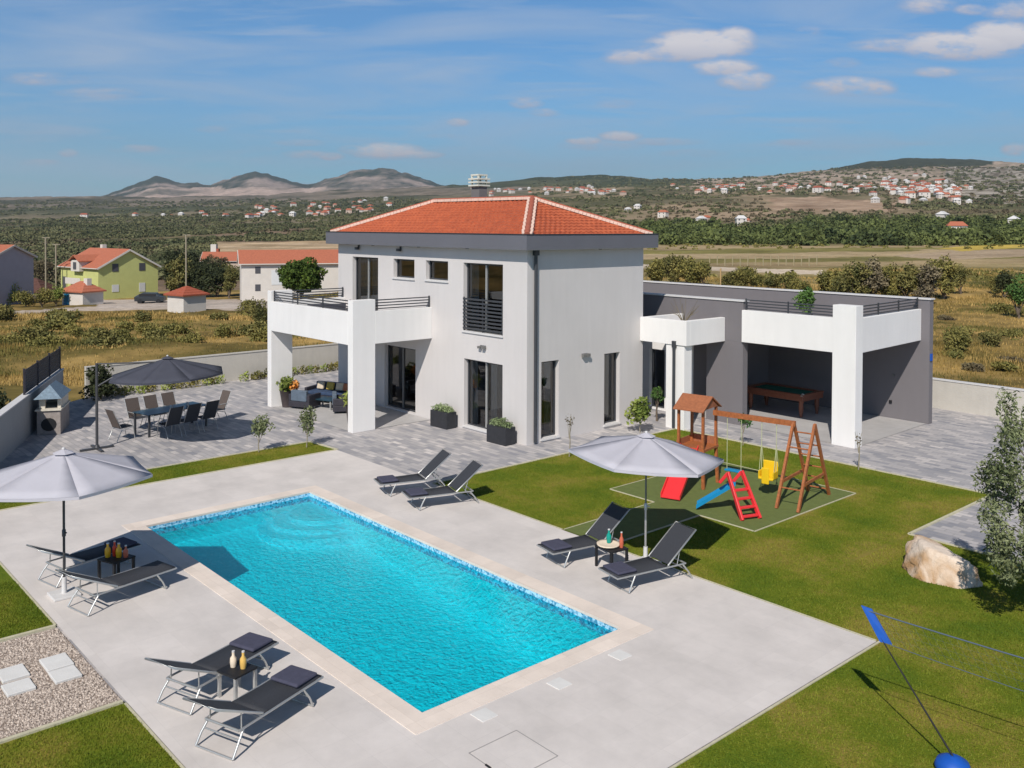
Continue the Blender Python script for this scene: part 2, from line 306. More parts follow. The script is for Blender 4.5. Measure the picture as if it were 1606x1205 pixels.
def crownpts(blobs, n, g, shell=.55):
    w = np.array([b[3]*b[4]*b[5] for b in blobs])**.67; idx = g.choice(len(blobs), n, p=w/w.sum()); B = np.array(blobs)[idx]
    d = g.normal(size=(n, 3)); d /= np.linalg.norm(d, axis=1, keepdims=True); r = g.uniform(shell**3, 1, n)**(1/3)
    # lumpiness
    lump = 1+.16*np.sin(d[:, 0]*5+idx)+.14*np.sin(d[:, 1]*7+idx*2.1)+.1*np.sin(d[:, 2]*9+idx)
    return B[:, :3]+d*(r*lump)[:, None]*B[:, 3:6]
def crown(name, blobs, n, size, m, parent, seed, shell=.55, asp=.55):
    g = np.random.default_rng(seed); P = crownpts(blobs, n, g, shell); V, Fq = leafverts(P, size, g, asp)
    return npmesh(name, V, Fq, m, parent)
def tree(name, label, cat, loc, h, r, m, seed, n=700, size=.12, trunk=.35, group=None, blobs=None, tm='trunk', flat=.75, trunk_r=None):
    g = random.Random(seed); t = thing(name, label, cat, loc, 0, group)
    tb = MB(); th = h*trunk; tr = trunk_r or max(.03, h*.03)
    tb.tube([(0, 0, -.1), (g.uniform(-.05, .05)*h, g.uniform(-.04, .04)*h, th*.6), (g.uniform(-.08, .08)*h*.5, 0, th+.15*h)], [tr*1.2, tr*.9, tr*.5], 7)
    for k in range(5):
        a = g.uniform(0, 6.28); tb.tube([(0, 0, th*.75), (math.cos(a)*r*.35, math.sin(a)*r*.35, th+.22*h), (math.cos(a)*r*.7, math.sin(a)*r*.7, th+.4*h)], [tr*.5, tr*.35, tr*.12], 5)
    tb.build('trunk', M[tm], t)
    if blobs is None:
        blobs = []; ch = h-th
        for k in range(7):
            a = g.uniform(0, 6.28); q = g.uniform(.15, .62)*r; rr = g.uniform(.38, .6)*r
            blobs.append((math.cos(a)*q, math.sin(a)*q, th+ch*g.uniform(.18, .74), rr, rr, min(rr*flat, ch*.42)))
        blobs.append((0, 0, th+ch*.6, r*.6, r*.6, ch*.38))
    crown('crown', blobs, n, size, m, t, seed); return t
def copy_tree(o, parent=None):
    c = o.copy(); C.objects.link(c)
    if parent: c.parent = parent
    for ch in list(o.children): copy_tree(ch, c)
    return c
def sheet(name, polys, z, m, th=.0):
    b = MB()
    for p in polys: b.add([(x, y, z) for x, y in p], [tuple(range(len(p)))])
    return b.build(name, m)
def rect(x0, x1, y0, y1): return [(x0, y0), (x1, y0), (x1, y1), (x0, y1)]
# ================================================================ TERRAIN
Us = np.array([-6000, -300, 0, 200, 420, 600, 800, 1020, 1200, 1400, 1606, 1900, 7600.])
PROF = {  # depth -> image row at the sample columns (survey of the land's relief)
 55:  [538]*13,
 100: [500, 498, 496, 494, 488, 472, 458, 455, 455, 455, 455, 455, 455],
 150: [470, 468, 466, 464, 460, 440, 424, 422, 422, 422, 422, 422, 422],
 230: [440, 440, 438, 434, 428, 412, 400, 399, 399, 399, 399, 398, 398],
 300: [422, 420, 418, 414, 402, 396, 390, 389, 388, 387, 384, 383, 383],
 400: [404, 403, 402, 398, 386, 382, 380, 379, 378, 376, 373, 372, 372],
 600: [384, 383, 382, 379, 374, 370, 366, 363, 360, 357, 354, 353, 353],
 900: [370, 368, 366, 363, 357, 352, 346, 340, 333, 330, 329, 329, 329],
 1500: [356, 354, 350, 346, 340, 334, 322, 312, 306, 304, 304, 304, 304],
 2500: [338, 335, 332, 328, 322, 312, 302, 294, 288, 281, 280, 282, 282],
 3200: [324, 322, 320, 320, 317, 305, 294, 286, 281, 265, 266, 272, 272]}
Ds = np.array(sorted(PROF)); PV = np.array([PROF[d] for d in Ds], float)
RIDGE = [(-6000, 312), (-300, 310), (0, 309.5), (130, 309), (300, 309), (420, 306), (520, 300), (620, 296), (700, 292), (760, 289), (820, 282), (880, 277), (950, 275.5), (1020, 281), (1100, 283), (1150, 280), (1200, 277), (1290, 268), (1340, 257), (1420, 248), (1530, 250), (1560, 253), (1606, 256), (1900, 268), (7600, 268)]
MNT = [(-6000, 340), (60, 340), (130, 318), (165, 306), (200, 293), (225, 283), (245, 276), (262, 280), (280, 286), (310, 288), (330, 291), (350, 284), (372, 276), (400, 269), (420, 273), (445, 281), (480, 290), (505, 284), (530, 276), (560, 267), (600, 264), (640, 271), (690, 289), (740, 300), (900, 330), (7600, 340)]
def rowat(u, D):
    u = np.asarray(u, float); D = np.asarray(D, float); lu = np.log(D)
    rows = np.stack([np.interp(u, Us, PV[i]) for i in range(len(Ds))]); L = np.log(Ds)
    ridge = np.interp(u, [p[0] for p in RIDGE], [p[1] for p in RIDGE]); mnt = np.interp(u, [p[0] for p in MNT], [p[1] for p in MNT])
    knots = list(L)+[math.log(4200), math.log(5200), math.log(6000), math.log(8000), math.log(9500)]
    vals = list(rows)+[ridge, ridge+14, np.maximum(ridge+14, mnt+20), mnt, mnt+25]
    out = np.empty(np.broadcast(u, D).shape); uu = np.broadcast_to(lu, out.shape)
    vals = [np.broadcast_to(v, out.shape) for v in vals]
    out[:] = vals[0]
    for i in range(len(knots)-1):
        t = (uu-knots[i])/(knots[i+1]-knots[i]); mk = (t >= 0) & (t <= 1)
        out = np.where(mk, vals[i]*(1-t)+vals[i+1]*t, out)
    return np.where(uu > knots[-1], vals[-1], out)
def vnoise(x, y, seed=0):
    xi = np.floor(x).astype(np.int64); yi = np.floor(y).astype(np.int64); fx = x-xi; fy = y-yi; fx = fx*fx*(3-2*fx); fy = fy*fy*(3-2*fy)
    def h(a, b):
        n = (a*374761393+b*668265263+seed*974711) & 0x7fffffff; n = ((n ^ (n >> 13))*1274126177) & 0x7fffffff; return ((n ^ (n >> 16)) & 0xffff)/65535.
    return (h(xi, yi)*(1-fx)+h(xi+1, yi)*fx)*(1-fy)+(h(xi, yi+1)*(1-fx)+h(xi+1, yi+1)*fx)*fy
def fbm(x, y, o=5, seed=0):
    s = 0; a = .5; t = 0
    for k in range(o): s = s+a*vnoise(x*2**k, y*2**k, seed+k); t += a; a *= .55
    return s/t
def P3(u, v, D):
    u = np.asarray(u, float); q = np.stack([(u-803)/F, (np.asarray(v, float)-CY)/F, np.ones_like(u)], -1)*np.asarray(D, float)[..., None]
    return q @ RM+np.array([0, 0, EYE])
PROP = [(-39.3, 11.9), (-38.3, 10.6), (-26.1, 4.6), (-20, 1.6), (-20, -14), (20, -14), (20, 36), (-39.3, 36)]
def inprop(X, Y, grow=0):
    ins = np.zeros(X.shape, bool); n = len(PROP); j = n-1
    for i in range(n):
        xi, yi = PROP[i]; xj, yj = PROP[j]
        c = ((yi > Y) != (yj > Y)) & (X < (xj-xi)*(Y-yi)/(yj-yi+1e-12)+xi); ins ^= c; j = i
    return ins
def dist_u(u, v):  # depth at which the terrain sits on image row v in column u
    Dg = np.exp(np.linspace(math.log(45), math.log(4200), 700)); r = rowat(np.full(700, float(u)), Dg); r[Dg < 55] = np.interp(Dg[Dg < 55], [45, 55], [579, 538])
    k = np.argmax(r <= v); return float(Dg[k])
def T(u, v):
    D = dist_u(u, v); p = P3(np.array([float(u)]), np.array([float(v)]), np.array([D]))[0]; return Vector(p), D
def MU(U): return np.interp(U, [p[0] for p in MNT], [p[1] for p in MNT])
def terrain():
    us = np.concatenate([np.linspace(-6000, -320, 40), np.arange(-300, 1910, 5.), np.linspace(1930, 7600, 40)])
    D = np.exp(np.linspace(math.log(2.5), math.log(9500), 760)); U, DD = np.meshgrid(us, D)
    V = rowat(U, DD)
    P = P3(U, V, DD); near = DD < 55
    dflat = (-.04-EYE)  # flat ground near: z=-0.04
    q = np.stack([(U-803)/F, (0-CY)/F*np.ones_like(U), np.ones_like(U)], -1)
    hx = P3(U, V*0+354., DD); z0 = -.04
    t = np.clip((DD-47)/8, 0, 1); zz = P[..., 2]*t+z0*(1-t)
    P[..., 2] = np.where(DD < 55, zz, P[..., 2])
    far = DD > 60
    # relief noise
    nz = (fbm(P[..., 0]*.012, P[..., 1]*.012, 5, 3)-.5)
    amp = np.interp(DD, [60, 150, 600, 2000, 4200, 6000, 9500], [.0, .6, 4, 16, 22, 30, 50])
    P[..., 2] += nz*amp*np.where(DD > 5800, 1., 1.)
    hum = (fbm(P[..., 0]*.35, P[..., 1]*.35, 4, 8)-.5)*np.interp(DD, [38, 60, 200], [0.1, .7, .0]); out = ~inprop(P[..., 0], P[..., 1])
    P[..., 2] += hum*out*(DD > 36)
    ins = inprop(P[..., 0], P[..., 1]); P[..., 2] = np.where(ins, -2.7, P[..., 2])
    # ---- land use colours
    X, Y = P[..., 0], P[..., 1]
    n1 = fbm(X*.05, Y*.05, 5, 21); n2 = fbm(X*.3, Y*.3, 4, 31); n3 = fbm(X*.008, Y*.008, 5, 41); n4 = fbm(X*.0035, Y*.0035, 6, 51)
    def c(*a): return np.array(a)
    col = np.zeros(P.shape)
    def put(mask, ca, cb, t):
        tt = np.clip(t, 0, 1)[..., None]; q = np.array(ca)*(1-tt)+np.array(cb)*tt; col[mask] = q[mask]
    def sm(x, a, b): return np.clip((x-a)/(b-a), 0, 1)
    put(np.ones(U.shape, bool), (.13, .10, .032), (.42, .275, .10), sm(n1*.5+n2*.5, .36, .62))           # rough dry field
    lf = (U < 830)
    put(lf & (DD > 165), (.060, .068, .030), (.25, .19, .105), sm(n1*.4+n3*.6, .38, .66))
    put(lf & (DD > 165) & (n3 > .60) & (DD < 1200), (.12, .09, .06), (.26, .18, .12), n2)
    vv = V
    put((U > 335) & (U < 560) & (vv < 404) & (vv > 379), (.34, .24, .14), (.55, .41, .27), sm(n2+.3*np.sin(vv*1.3), .2, 1))
    put(lf & (DD > 900), (.070, .078, .042), (.20, .165, .11), sm(n4, .36, .66))
    put(lf & (DD > 2600) & (DD < 5400), (.065, .066, .040), (.21, .17, .13), sm(n4, .42, .62))
    # roads and yards on the left
    rowc = np.interp(U, [0, 120, 300, 420], [491, 484, 481, 483])
    put((U < 430) & (np.abs(vv-rowc-3+n1*4) < 3.2), (.42, .34, .27), (.52, .43, .35), n2)
    put((U > 150) & (U < 430) & (vv > 470) & (vv < 484), (.42, .35, .29), (.54, .46, .40), n2)
    # right hand fields
    rt = U >= 830
    put(rt & (vv < 446) & (DD > 60), (.13, .112, .040), (.28, .215, .095), sm(n1*.6+n2*.4, .38, .62))
    put(rt & (vv < 430) & (vv > 384), (.16, .135, .055), (.36, .27, .14), sm(n1*.6+.3*n2+.08*np.sin(vv*.7+n3*9)+.05, .3, .72))
    bands = [((.30, .22, .12), (.40, .30, .17)), ((.17, .15, .05), (.27, .23, .08)), ((.34, .25, .14), (.46, .35, .21)), ((.14, .125, .045), (.24, .20, .075)), ((.26, .19, .10), (.36, .27, .15))]
    bi = (vv-384+(U-1200)*.012+n1*7-3)/7.2
    for k, (c0, c1) in enumerate(bands): put(rt & (vv < 421+n1*8) & (vv > 384) & (np.floor(bi) == k), c0, c1, sm(n1*.5+n2*.5, .35, .65))
    put(rt & (U > 1330+n3*120+abs(vv-402)*14) & (vv < 408-(U-1500)*.04) & (vv > 396-(U-1400)*.02), (.34, .25, .16), (.46, .35, .24), n2)
    put(rt & (U > 1420+n3*80+abs(vv-391)*8) & (vv < 397-(U-1500)*.08) & (vv > 386-(U-1500)*.1), (.38, .28, .06), (.58, .42, .10), n2)
    put(rt & (np.abs(vv-(423+.035*(U-1150))) < 3.4) & (U < 1292), (.50, .40, .30), (.60, .50, .39), n2)
    put(rt & (vv <= 384), (.075, .085, .032), (.24, .19, .10), sm(n1*.5+n3*.5, .35, .66))
    put(rt & (vv <= 350), (.10, .095, .048), (.34, .25, .165), sm(n3*.5+n4*.5, .38, .62))
    bare = rt & (vv < 331) & (vv > 309) & (U > 1195+n1*30) & (U < 1390+n1*40) & (vv > 309+np.abs(U-1290)*.06)
    put(bare, (.27, .18, .12), (.42, .30, .21), sm(n1, .3, .7))
    put(rt & (vv < 300) & (U > 1080), (.19, .155, .105), (.42, .325, .25), sm(n4*.5+n1*.5, .36, .62))
    put(rt & (U > 1480) & (vv < 322) & (vv > 262), (.13, .105, .075), (.42, .37, .31), sm(n1, .38, .62))
    capb = np.interp(U, [1230, 1290, 1400, 1500, 1560], [268, 269, 264, 262, 258])
    put(rt & (vv < capb) & (U > 1240) & (U < 1560) & (DD > 2500), (.028, .036, .020), (.060, .066, .036), n1)
    put((U > 640) & (U < 1090) & (DD > 2500) & (vv < 294), (.035, .048, .022), (.085, .090, .045), sm(n4, .35, .65))
    # mountains
    mt = (DD > 5400) & (U < 830)
    put(mt, (.028, .042, .024), (.36, .28, .235), sm(fbm(X*.0035, Y*.0035, 6, 61)*.9+n1*.2+np.clip((V-MU(U)-6)*.02, -.10, .14), .50, .74))
    put((DD > 5200) & (DD < 9000) & (vv > 291+n4*8) & (U > 190+n4*60) & (U < 460+n4*150) & (vv < 312), (.15, .13, .095), (.50, .37, .30), sm(fbm(X*.004, Y*.004, 5, 71), .36, .64))
    N_ = len(us); idx = np.arange(len(D)*N_).reshape(len(D), N_)
    Fq = np.stack([idx[:-1, :-1], idx[:-1, 1:], idx[1:, 1:], idx[1:, :-1]], -1).reshape(-1, 4)
    m, N, L, b = nodes_mat('land'); at = N.new('ShaderNodeAttribute'); at.attribute_name = 'landuse'
    geo = N.new('ShaderNodeNewGeometry'); n = N.new('ShaderNodeTexNoise'); n.inputs['Scale'].default_value = .9; n.inputs['Detail'].default_value = 12; n.inputs['Roughness'].default_value = .7; L.new(geo.outputs['Position'], n.inputs[0])
    mr = N.new('ShaderNodeMapRange'); mr.inputs[1].default_value = .3; mr.inputs[2].default_value = .7; mr.inputs[3].default_value = .72; mr.inputs[4].default_value = 1.25; L.new(n.outputs[0], mr.inputs[0])
    mx = N.new('ShaderNodeMix'); mx.data_type = 'RGBA'; mx.blend_type = 'MULTIPLY'; mx.inputs[0].default_value = 1; L.new(at.outputs['Color'], mx.inputs[6]); L.new(mr.outputs[0], mx.inputs[7])
    nf = N.new('ShaderNodeTexNoise'); nf.inputs['Scale'].default_value = .02; nf.inputs['Detail'].default_value = 10; nf.inputs['Roughness'].default_value = .75; L.new(geo.outputs['Position'], nf.inputs[0])
    mf = N.new('ShaderNodeMapRange'); mf.inputs[1].default_value = .35; mf.inputs[2].default_value = .65; mf.inputs[3].default_value = .7; mf.inputs[4].default_value = 1.3; L.new(nf.outputs[0], mf.inputs[0])
    mz = N.new('ShaderNodeMix'); mz.data_type = 'RGBA'; mz.blend_type = 'MULTIPLY'; mz.inputs[0].default_value = 1; L.new(mx.outputs[2], mz.inputs[6]); L.new(mf.outputs[0], mz.inputs[7])
    L.new(mz.outputs[2], b.inputs['Base Color']); b.inputs['Roughness'].default_value = 1; b.inputs['Specular IOR Level'].default_value = .05
    o = npmesh('terrain', P.reshape(-1, 3), Fq, m, None, True); o['kind'] = 'structure'
    a = o.data.color_attributes.new('landuse', 'FLOAT_COLOR', 'POINT'); cc = np.concatenate([col.reshape(-1, 3), np.ones((col.size//3, 1))], 1).astype(np.float32); a.data.foreach_set('color', cc.ravel())
    return o
terrain()
# ================================================================ GROUND OF THE PROPERTY
PX0, PX1, PY0, PY1 = -21.5, -10.64, 7.72, 11.96     # pool water edge
cw = .40
ax0, ax1, ay0, ay1 = PX0-cw, PX1+cw, PY0-cw, PY1+cw
hx0, hx1, hy0, hy1 = PX0-.2, PX1+.2, PY0-.2, PY1+.2
pv = sheet('paving', [[(-39.3, 36), (-39.3, 11.9), (-38.3, 10.6), (-26.1, 4.6), (hx0, 2.335), (hx0, 36)],
                      [(hx0, hy1), (hx1, hy1), (hx1, 36), (hx0, 36)], [(hx0, 2.335), (-20, 1.6), (-20, -14), (hx1, -14), (hx1, hy0), (hx0, hy0)],
                      [(hx1, -14), (20, -14), (20, 36), (hx1, 36)]], 0, M['pave']); pv['kind'] = 'structure'
DX0, DX1, DY0, DY1 = -25.0, -7.48, 4.65, 14.84
dk = sheet('pool_deck', [rect(DX0, DX1, DY0, ay0), rect(DX0, DX1, ay1, DY1), rect(DX0, ax0, ay0, ay1), rect(ax1, DX1, ay0, ay1), ], .014, M['deck']); dk['kind'] = 'structure'
cp = MB()
cp.box(ax0, ax1, ay0, PY0, -.02, .024).box(ax0, ax1, PY1, ay1, -.02, .024).box(ax0, PX0, PY0, PY1, -.02, .024).box(PX1, ax1, PY0, PY1, -.02, .024)
o = cp.build('pool_coping', M['coping']); o['kind'] = 'structure'
pb = MB(); zb = -.55; zb2 = -1.35
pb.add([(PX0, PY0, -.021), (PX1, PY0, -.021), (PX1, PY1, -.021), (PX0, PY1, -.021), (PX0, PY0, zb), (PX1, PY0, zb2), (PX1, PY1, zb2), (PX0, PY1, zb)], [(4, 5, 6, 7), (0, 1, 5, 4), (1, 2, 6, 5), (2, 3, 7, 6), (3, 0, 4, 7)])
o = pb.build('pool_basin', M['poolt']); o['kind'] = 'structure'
pb = MB()
for k in range(3):   # corner steps
    rr = 2.9-.65*k; z1 = -.47+.11*k; cx_ = PX0+.9; pts = [(cx_-rr*.5+.02, PY1-.006)]+[(cx_+rr*.5*math.cos(math.pi+j*math.pi/12)+rr*.5*0+.02, PY1-.006-rr*.62*math.sin(j*math.pi/12)) for j in range(1, 12)]+[(cx_+rr*.5+.02, PY1-.006)]
    pts = [(max(PX0+.006, x), y) for x, y in pts]
    pb.prism(pts, -.80+k*.002, z1)
o = pb.build('pool_steps', mat('pool_step', (.62, .80, .86), .6, .08, 14)); o['kind'] = 'structure'
wb = MB(); wb.add([(PX0+.002, PY0+.002, -.10), (PX1-.002, PY0+.002, -.10), (PX1-.002, PY1-.002, -.10), (PX0+.002, PY1-.002, -.10)], [(0, 1, 2, 3)])
o = wb.build('pool_water', M['water']); o['kind'] = 'structure'
lawns = {'lawn_strip': [(-26.45, 5.25), (-25.0, 4.5), (-25.0, 14.84), (-26.5, 14.7)],
         'lawn_play_garden': [(-20.0, 14.86), (-7.46, 14.86), (-7.46, 20.6), (-9.65, 20.6), (-9.65, 25.3), (-20.0, 25.25), (-20.0, 20.2)],
         'lawn_far_side': [(-7.46, -10), (14, -10), (14, 20.6), (-7.46, 20.6)],
         'lawn_near_corner': [(-25.0, 4.05), (-20, 1.62), (-17.12, 1.62), (-17.12, 4.63), (-25.0, 4.63)],
         'lawn_front': [(-13.78, -6), (-7.46, -6), (-7.46, 4.63), (-13.78, 4.63)]}
for k, p in lawns.items():
    o = sheet(k, [p], .008 if k != 'lawn_strip' else .008, M['lawn']); o['kind'] = 'structure'
play = [rect(-16.52, -12.05, 18.1, 22.7), rect(-15.0, -13.6, 14.87, 18.1)]
o = sheet('play_turf', play, .020, M['mat']); o['kind'] = 'structure'
ed = MB()
def edge(x0, y0, x1, y1, w=.022, z=.028): ed.bar((x0, y0, z-.02), (x1, y1, z-.02), w, .04)
edge(-16.52, 18.1, -16.52, 22.72); edge(-16.52, 22.7, -12.05, 22.7); edge(-12.05, 18.1, -12.05, 22.7); edge(-16.5, 18.1, -15.03, 18.1); edge(-15.0, 14.88, -15.0, 18.1); edge(-13.6, 14.88, -13.6, 18.1, .04); edge(-13.6, 18.1, -12.08, 18.1)
for a in ((-9.65, 20.62, -9.65, 25.3), (-9.65, 20.62, 6, 20.62), (-20.02, 25.32, -9.7, 25.32), (-20.02, 14.9, -20.02, 25.3), (-26.5, 5.3, -26.5, 14.7), (-26.5, 14.76, -25.0, 14.88), (-24.98, 4.68, -24.98, 14.8)): edge(*a, w=.07)
for a in ((-17.14, .5, -17.14, 4.6), (-13.76, .5, -13.76, 4.6)): edge(*a, w=.07, z=.04)
for a in ((-7.44, 14.88, 0-7.44, 4.62), (-20, 14.87, -15.04, 14.87), (-13.56, 14.87, -7.5, 14.87), (-13.7, 4.62, -7.5, 4.62), (-24.9, 4.62, -17.2, 4.62)): edge(*a, w=.035, z=.022)
o = ed.build('edging', M['cream']); o['kind'] = 'structure'
# porch and garage floors
o = sheet('porch_floor', [rect(-32.75, -26.7, 16.5, 19.72)], .012, M['porch']); o['kind'] = 'structure'
o = sheet('annex_floor', [[(-21.2, 27.45), (-14.6, 27.45), (-14.75, 32.7), (-21.2, 32.7)]], .012, M['porch']); o['kind'] = 'structure'
# gravel bed
gb = sheet('gravel_base', [rect(-17.08, -13.82, .5, 4.62)], .006, mat('gravel_bed', (.33, .26, .215), .95, .3, 30, .8, 60)); gb['kind'] = 'structure'
stones = [(-15.92, -15.42, 4.03, 4.42), (-15.44+.06, -14.95, 4.02, 4.40), (-15.96, -15.50, 3.42, 3.80), (-15.40, -15.0, 3.37, 3.76)]
n = 15000; gx = rng.uniform(-17.05, -13.85, n); gy = rng.uniform(1.4, 4.6, n)
ok = np.ones(n, bool)
for a in stones: ok &= ~((gx > a[0]-.02) & (gx < a[1]+.02) & (gy > a[2]-.02) & (gy < a[3]+.02))
gx, gy = gx[ok], gy[ok]; n = len(gx); oc = np.array([(1, 0, 0), (0, 1, 0), (-1, 0, 0), (0, -1, 0), (0, 0, 1)], float); sz = rng.uniform(.012, .034, n)
ang = rng.uniform(0, 6.28, n); ca, sa = np.cos(ang), np.sin(ang); st = rng.uniform(.6, 1.2, n)
Vp = np.empty((n, 5, 3)); ox = oc[:, 0][None]*sz[:, None]; oy = oc[:, 1][None]*(sz*st)[:, None]
Vp[..., 0] = gx[:, None]+ox*ca[:, None]-oy*sa[:, None]; Vp[..., 1] = gy[:, None]+ox*sa[:, None]+oy*ca[:, None]; Vp[..., 2] = .012+oc[:, 2][None]*(sz*.7)[:, None]
Ft = (np.arange(n)*5)[:, None, None]+np.array([(0, 1, 4), (1, 2, 4), (2, 3, 4), (3, 0, 4)])[None]
o = npmesh('gravel', Vp.reshape(-1, 3), Ft.reshape(-1, 3), M['pebble'], None, False, 3); tag(o, kind='stuff', label='pale rounded pebbles filling the bed beside the pool deck', cat='gravel')
# pair assignment: stones 0/1 lie nearer the deck, 2/3 farther
sl = [ 'white slab in the gravel, upper one of the pair nearer the pool deck' , 'white slab in the gravel, lower one of the pair nearer the pool deck', 'white slab in the gravel, upper one of the pair cut by the left picture edge', 'white slab in the gravel, lower one of the pair cut by the left picture edge']
for a, lb in zip(stones, (sl[0], sl[1], sl[2], sl[3])):
    cx_, cy_ = (a[0]+a[1])/2, (a[2]+a[3])/2; b = MB().box(a[0]-cx_, a[1]-cx_, a[2]-cy_, a[3]-cy_, -.01, .05)
    o = b.build('stepping_stone', M['mesh_w'], None, .008, (cx_, cy_, 0)); tag(o, lb, 'stepping stone', 'stepping stones in the gravel bed')
for (x, y), lb in zip(((-9.96, 9.80), (-10.02, 8.36), (-9.98, 11.2)), ('small white square deck cover, middle one of three beside the pool', 'small white square deck cover nearest the camera beside the pool', 'small white square deck cover by the right corner of the pool')):
    o = MB().box(-.14, .14, -.14, .14, 0, .024).build('skimmer_cover', M['mesh_w'], None, .003, (x, y, 0)); tag(o, lb, 'cover plate', 'white deck covers beside the pool')
ht = MB(); x0, x1, y0, y1 = -9.42, -8.6, 7.6, 8.44
for a in ((x0, y0, x1, y0), (x0, y1, x1, y1), (x0, y0, x0, y1), (x1, y0, x1, y1)): ht.bar((a[0], a[1], .012), (a[2], a[3], .012), .016, .008)
ho = thing('deck_hatch', 'flush square service hatch outlined in the deck at the bottom', 'hatch', ((x0+x1)/2, (y0+y1)/2, 0))
q = ht.build('frame', mat('hatch_line', (.33, .31, .30), .6), ho); q.location = (-(x0+x1)/2, -(y0+y1)/2, 0)
q = MB().box(x0+.02, x1-.02, y0+.02, y1-.02, .003, .0165).build('lid', M['deck'], ho); q.location = (-(x0+x1)/2, -(y0+y1)/2, 0)
q = MB().tube([(x0+.35, y0-.005, .012), (x0+.45, y0-.005, .012)], .018, 6).build('handle', M['black'], ho); q.location = (-(x0+x1)/2, -(y0+y1)/2, 0)
# lawn blades
def blades(name, region, n, seed, excl=()):
    g = np.random.default_rng(seed); X = g.uniform(region[0], region[1], n); Y = g.uniform(region[2], region[3], n); ok = np.ones(n, bool)
    for e in excl: ok &= ~((X > e[0]) & (X < e[1]) & (Y > e[2]) & (Y < e[3]))
    ok &= inprop(X, Y); X, Y = X[ok], Y[ok]; n = len(X); h = g.uniform(.012, .036, n); a = g.uniform(0, 6.28, n); w = g.uniform(.004, .009, n)
    lx = g.normal(0, .014, n); ly = g.normal(0, .014, n); V = np.empty((n, 3, 3))
    V[:, 0] = np.stack([X-np.cos(a)*w, Y-np.sin(a)*w, X*0+.006], 1); V[:, 1] = np.stack([X+np.cos(a)*w, Y+np.sin(a)*w, X*0+.006], 1); V[:, 2] = np.stack([X+lx, Y+ly, .008+h], 1)
    o = npmesh(name, V.reshape(-1, 3), np.arange(3*n).reshape(n, 3), M['blade'], None, False, 3); return o
px = [(-16.6, -11.95, 18.0, 22.8), (-15.06, -13.54, 14.8, 18.1)]
for a in (((-19.97, -9.68, 14.9, 25.25), 150000, 1, px), ((-7.4, -3.5, 8, 20.55), 90000, 2, []), ((-9.6, -7.4, 14.9, 20.55), 24000, 3, []), ((-26.42, -25.04, 5.4, 14.7), 26000, 4, []), ((-19.9, -17.2, 2.4, 4.6), 26000, 5, []), ((-13.7, -7.5, 2.0, 4.6), 60000, 6, [])):
    o = blades('grass', *a); tag(o, kind='stuff', label='short green lawn grass', cat='grass')
# ================================================================ VILLA
HX0, HX1, HY0, HY1, HZ = -33.1, -21.6, 19.74, 25.35, 6.24
def wall_open(b, axis, fixed, a0, a1, z0, z1, thick, ops, sgn):
    """wall in plane axis='x' (runs along X at Y=fixed) or 'y'; thick goes inward (sgn)"""
    As = sorted({a0, a1, *[o[0] for o in ops], *[o[1] for o in ops]}); Zs = sorted({z0, z1, *[o[2] for o in ops], *[o[3] for o in ops]})
    def pt(a, d, z): return (a, fixed+d*sgn, z) if axis == 'x' else (fixed+d*sgn, a, z)
    for i in range(len(As)-1):
        for j in range(len(Zs)-1):
            am = (As[i]+As[i+1])/2; zm = (Zs[j]+Zs[j+1])/2
            if any(o[0] < am < o[1] and o[2] < zm < o[3] for o in ops): continue
            for d in (0, thick): b.add([pt(As[i], d, Zs[j]), pt(As[i+1], d, Zs[j]), pt(As[i+1], d, Zs[j+1]), pt(As[i], d, Zs[j+1])], [(0, 1, 2, 3)])
    for o in ops:
        for (p, q) in (((o[0], o[2]), (o[1], o[2])), ((o[1], o[2]), (o[1], o[3])), ((o[1], o[3]), (o[0], o[3])), ((o[0], o[3]), (o[0], o[2]))):
            b.add([pt(p[0], 0, p[1]), pt(q[0], 0, q[1]), pt(q[0], thick, q[1]), pt(p[0], thick, p[1])], [(0, 1, 2, 3)])
villa = thing('villa', 'large white two storey villa with red hipped roof and dark grey eaves', 'house', (HX1, HY0, 0))
VL = (-HX1, -HY0, 0)
def vp(b, name, m, parent=villa, bevel=0): o = b.build(name, m, parent, bevel); o.location = VL if parent in (villa,) else (0, 0, 0); return o
opsL = [(-32.0, -30.15, 3.45, 5.73), (-29.1, -27.74, 5.02, 5.73), (-27.03, -25.72, 5.03, 5.73), (-24.85, -22.78, 3.38, 5.72), (-24.80, -22.78, .12, 2.43), (-29.7, -27.66, .06, 2.43)]
opsR = [(20.37, 21.16, .10, 2.60), (23.34, 24.13, .14, 2.60)]
w = MB(); wall_open(w, 'x', HY0, HX0, HX1, 0, HZ, .32, opsL, 1); wall_open(w, 'y', HX1, HY0, HY1, 0, HZ, .32, opsR, -1)
w.add([(HX0, HY1, 0), (HX1, HY1, 0), (HX1, HY1, HZ), (HX0, HY1, HZ)], [(0, 1, 2, 3)]); w.add([(HX0, HY0, 0), (HX0, HY1, 0), (HX0, HY1, HZ), (HX0, HY0, HZ)], [(0, 1, 2, 3)])
vp(w, 'wall', M['offwhite'])
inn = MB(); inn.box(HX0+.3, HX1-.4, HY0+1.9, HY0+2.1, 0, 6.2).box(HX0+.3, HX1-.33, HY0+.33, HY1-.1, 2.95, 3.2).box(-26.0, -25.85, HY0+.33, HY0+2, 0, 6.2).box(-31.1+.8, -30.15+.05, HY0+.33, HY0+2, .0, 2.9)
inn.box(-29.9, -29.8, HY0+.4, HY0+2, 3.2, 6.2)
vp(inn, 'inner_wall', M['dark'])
vp(MB().box(HX0+.2, HX1-.2, HY0+.1, HY1-.1, -.05, .03), 'inner_floor', M['floor_in'])
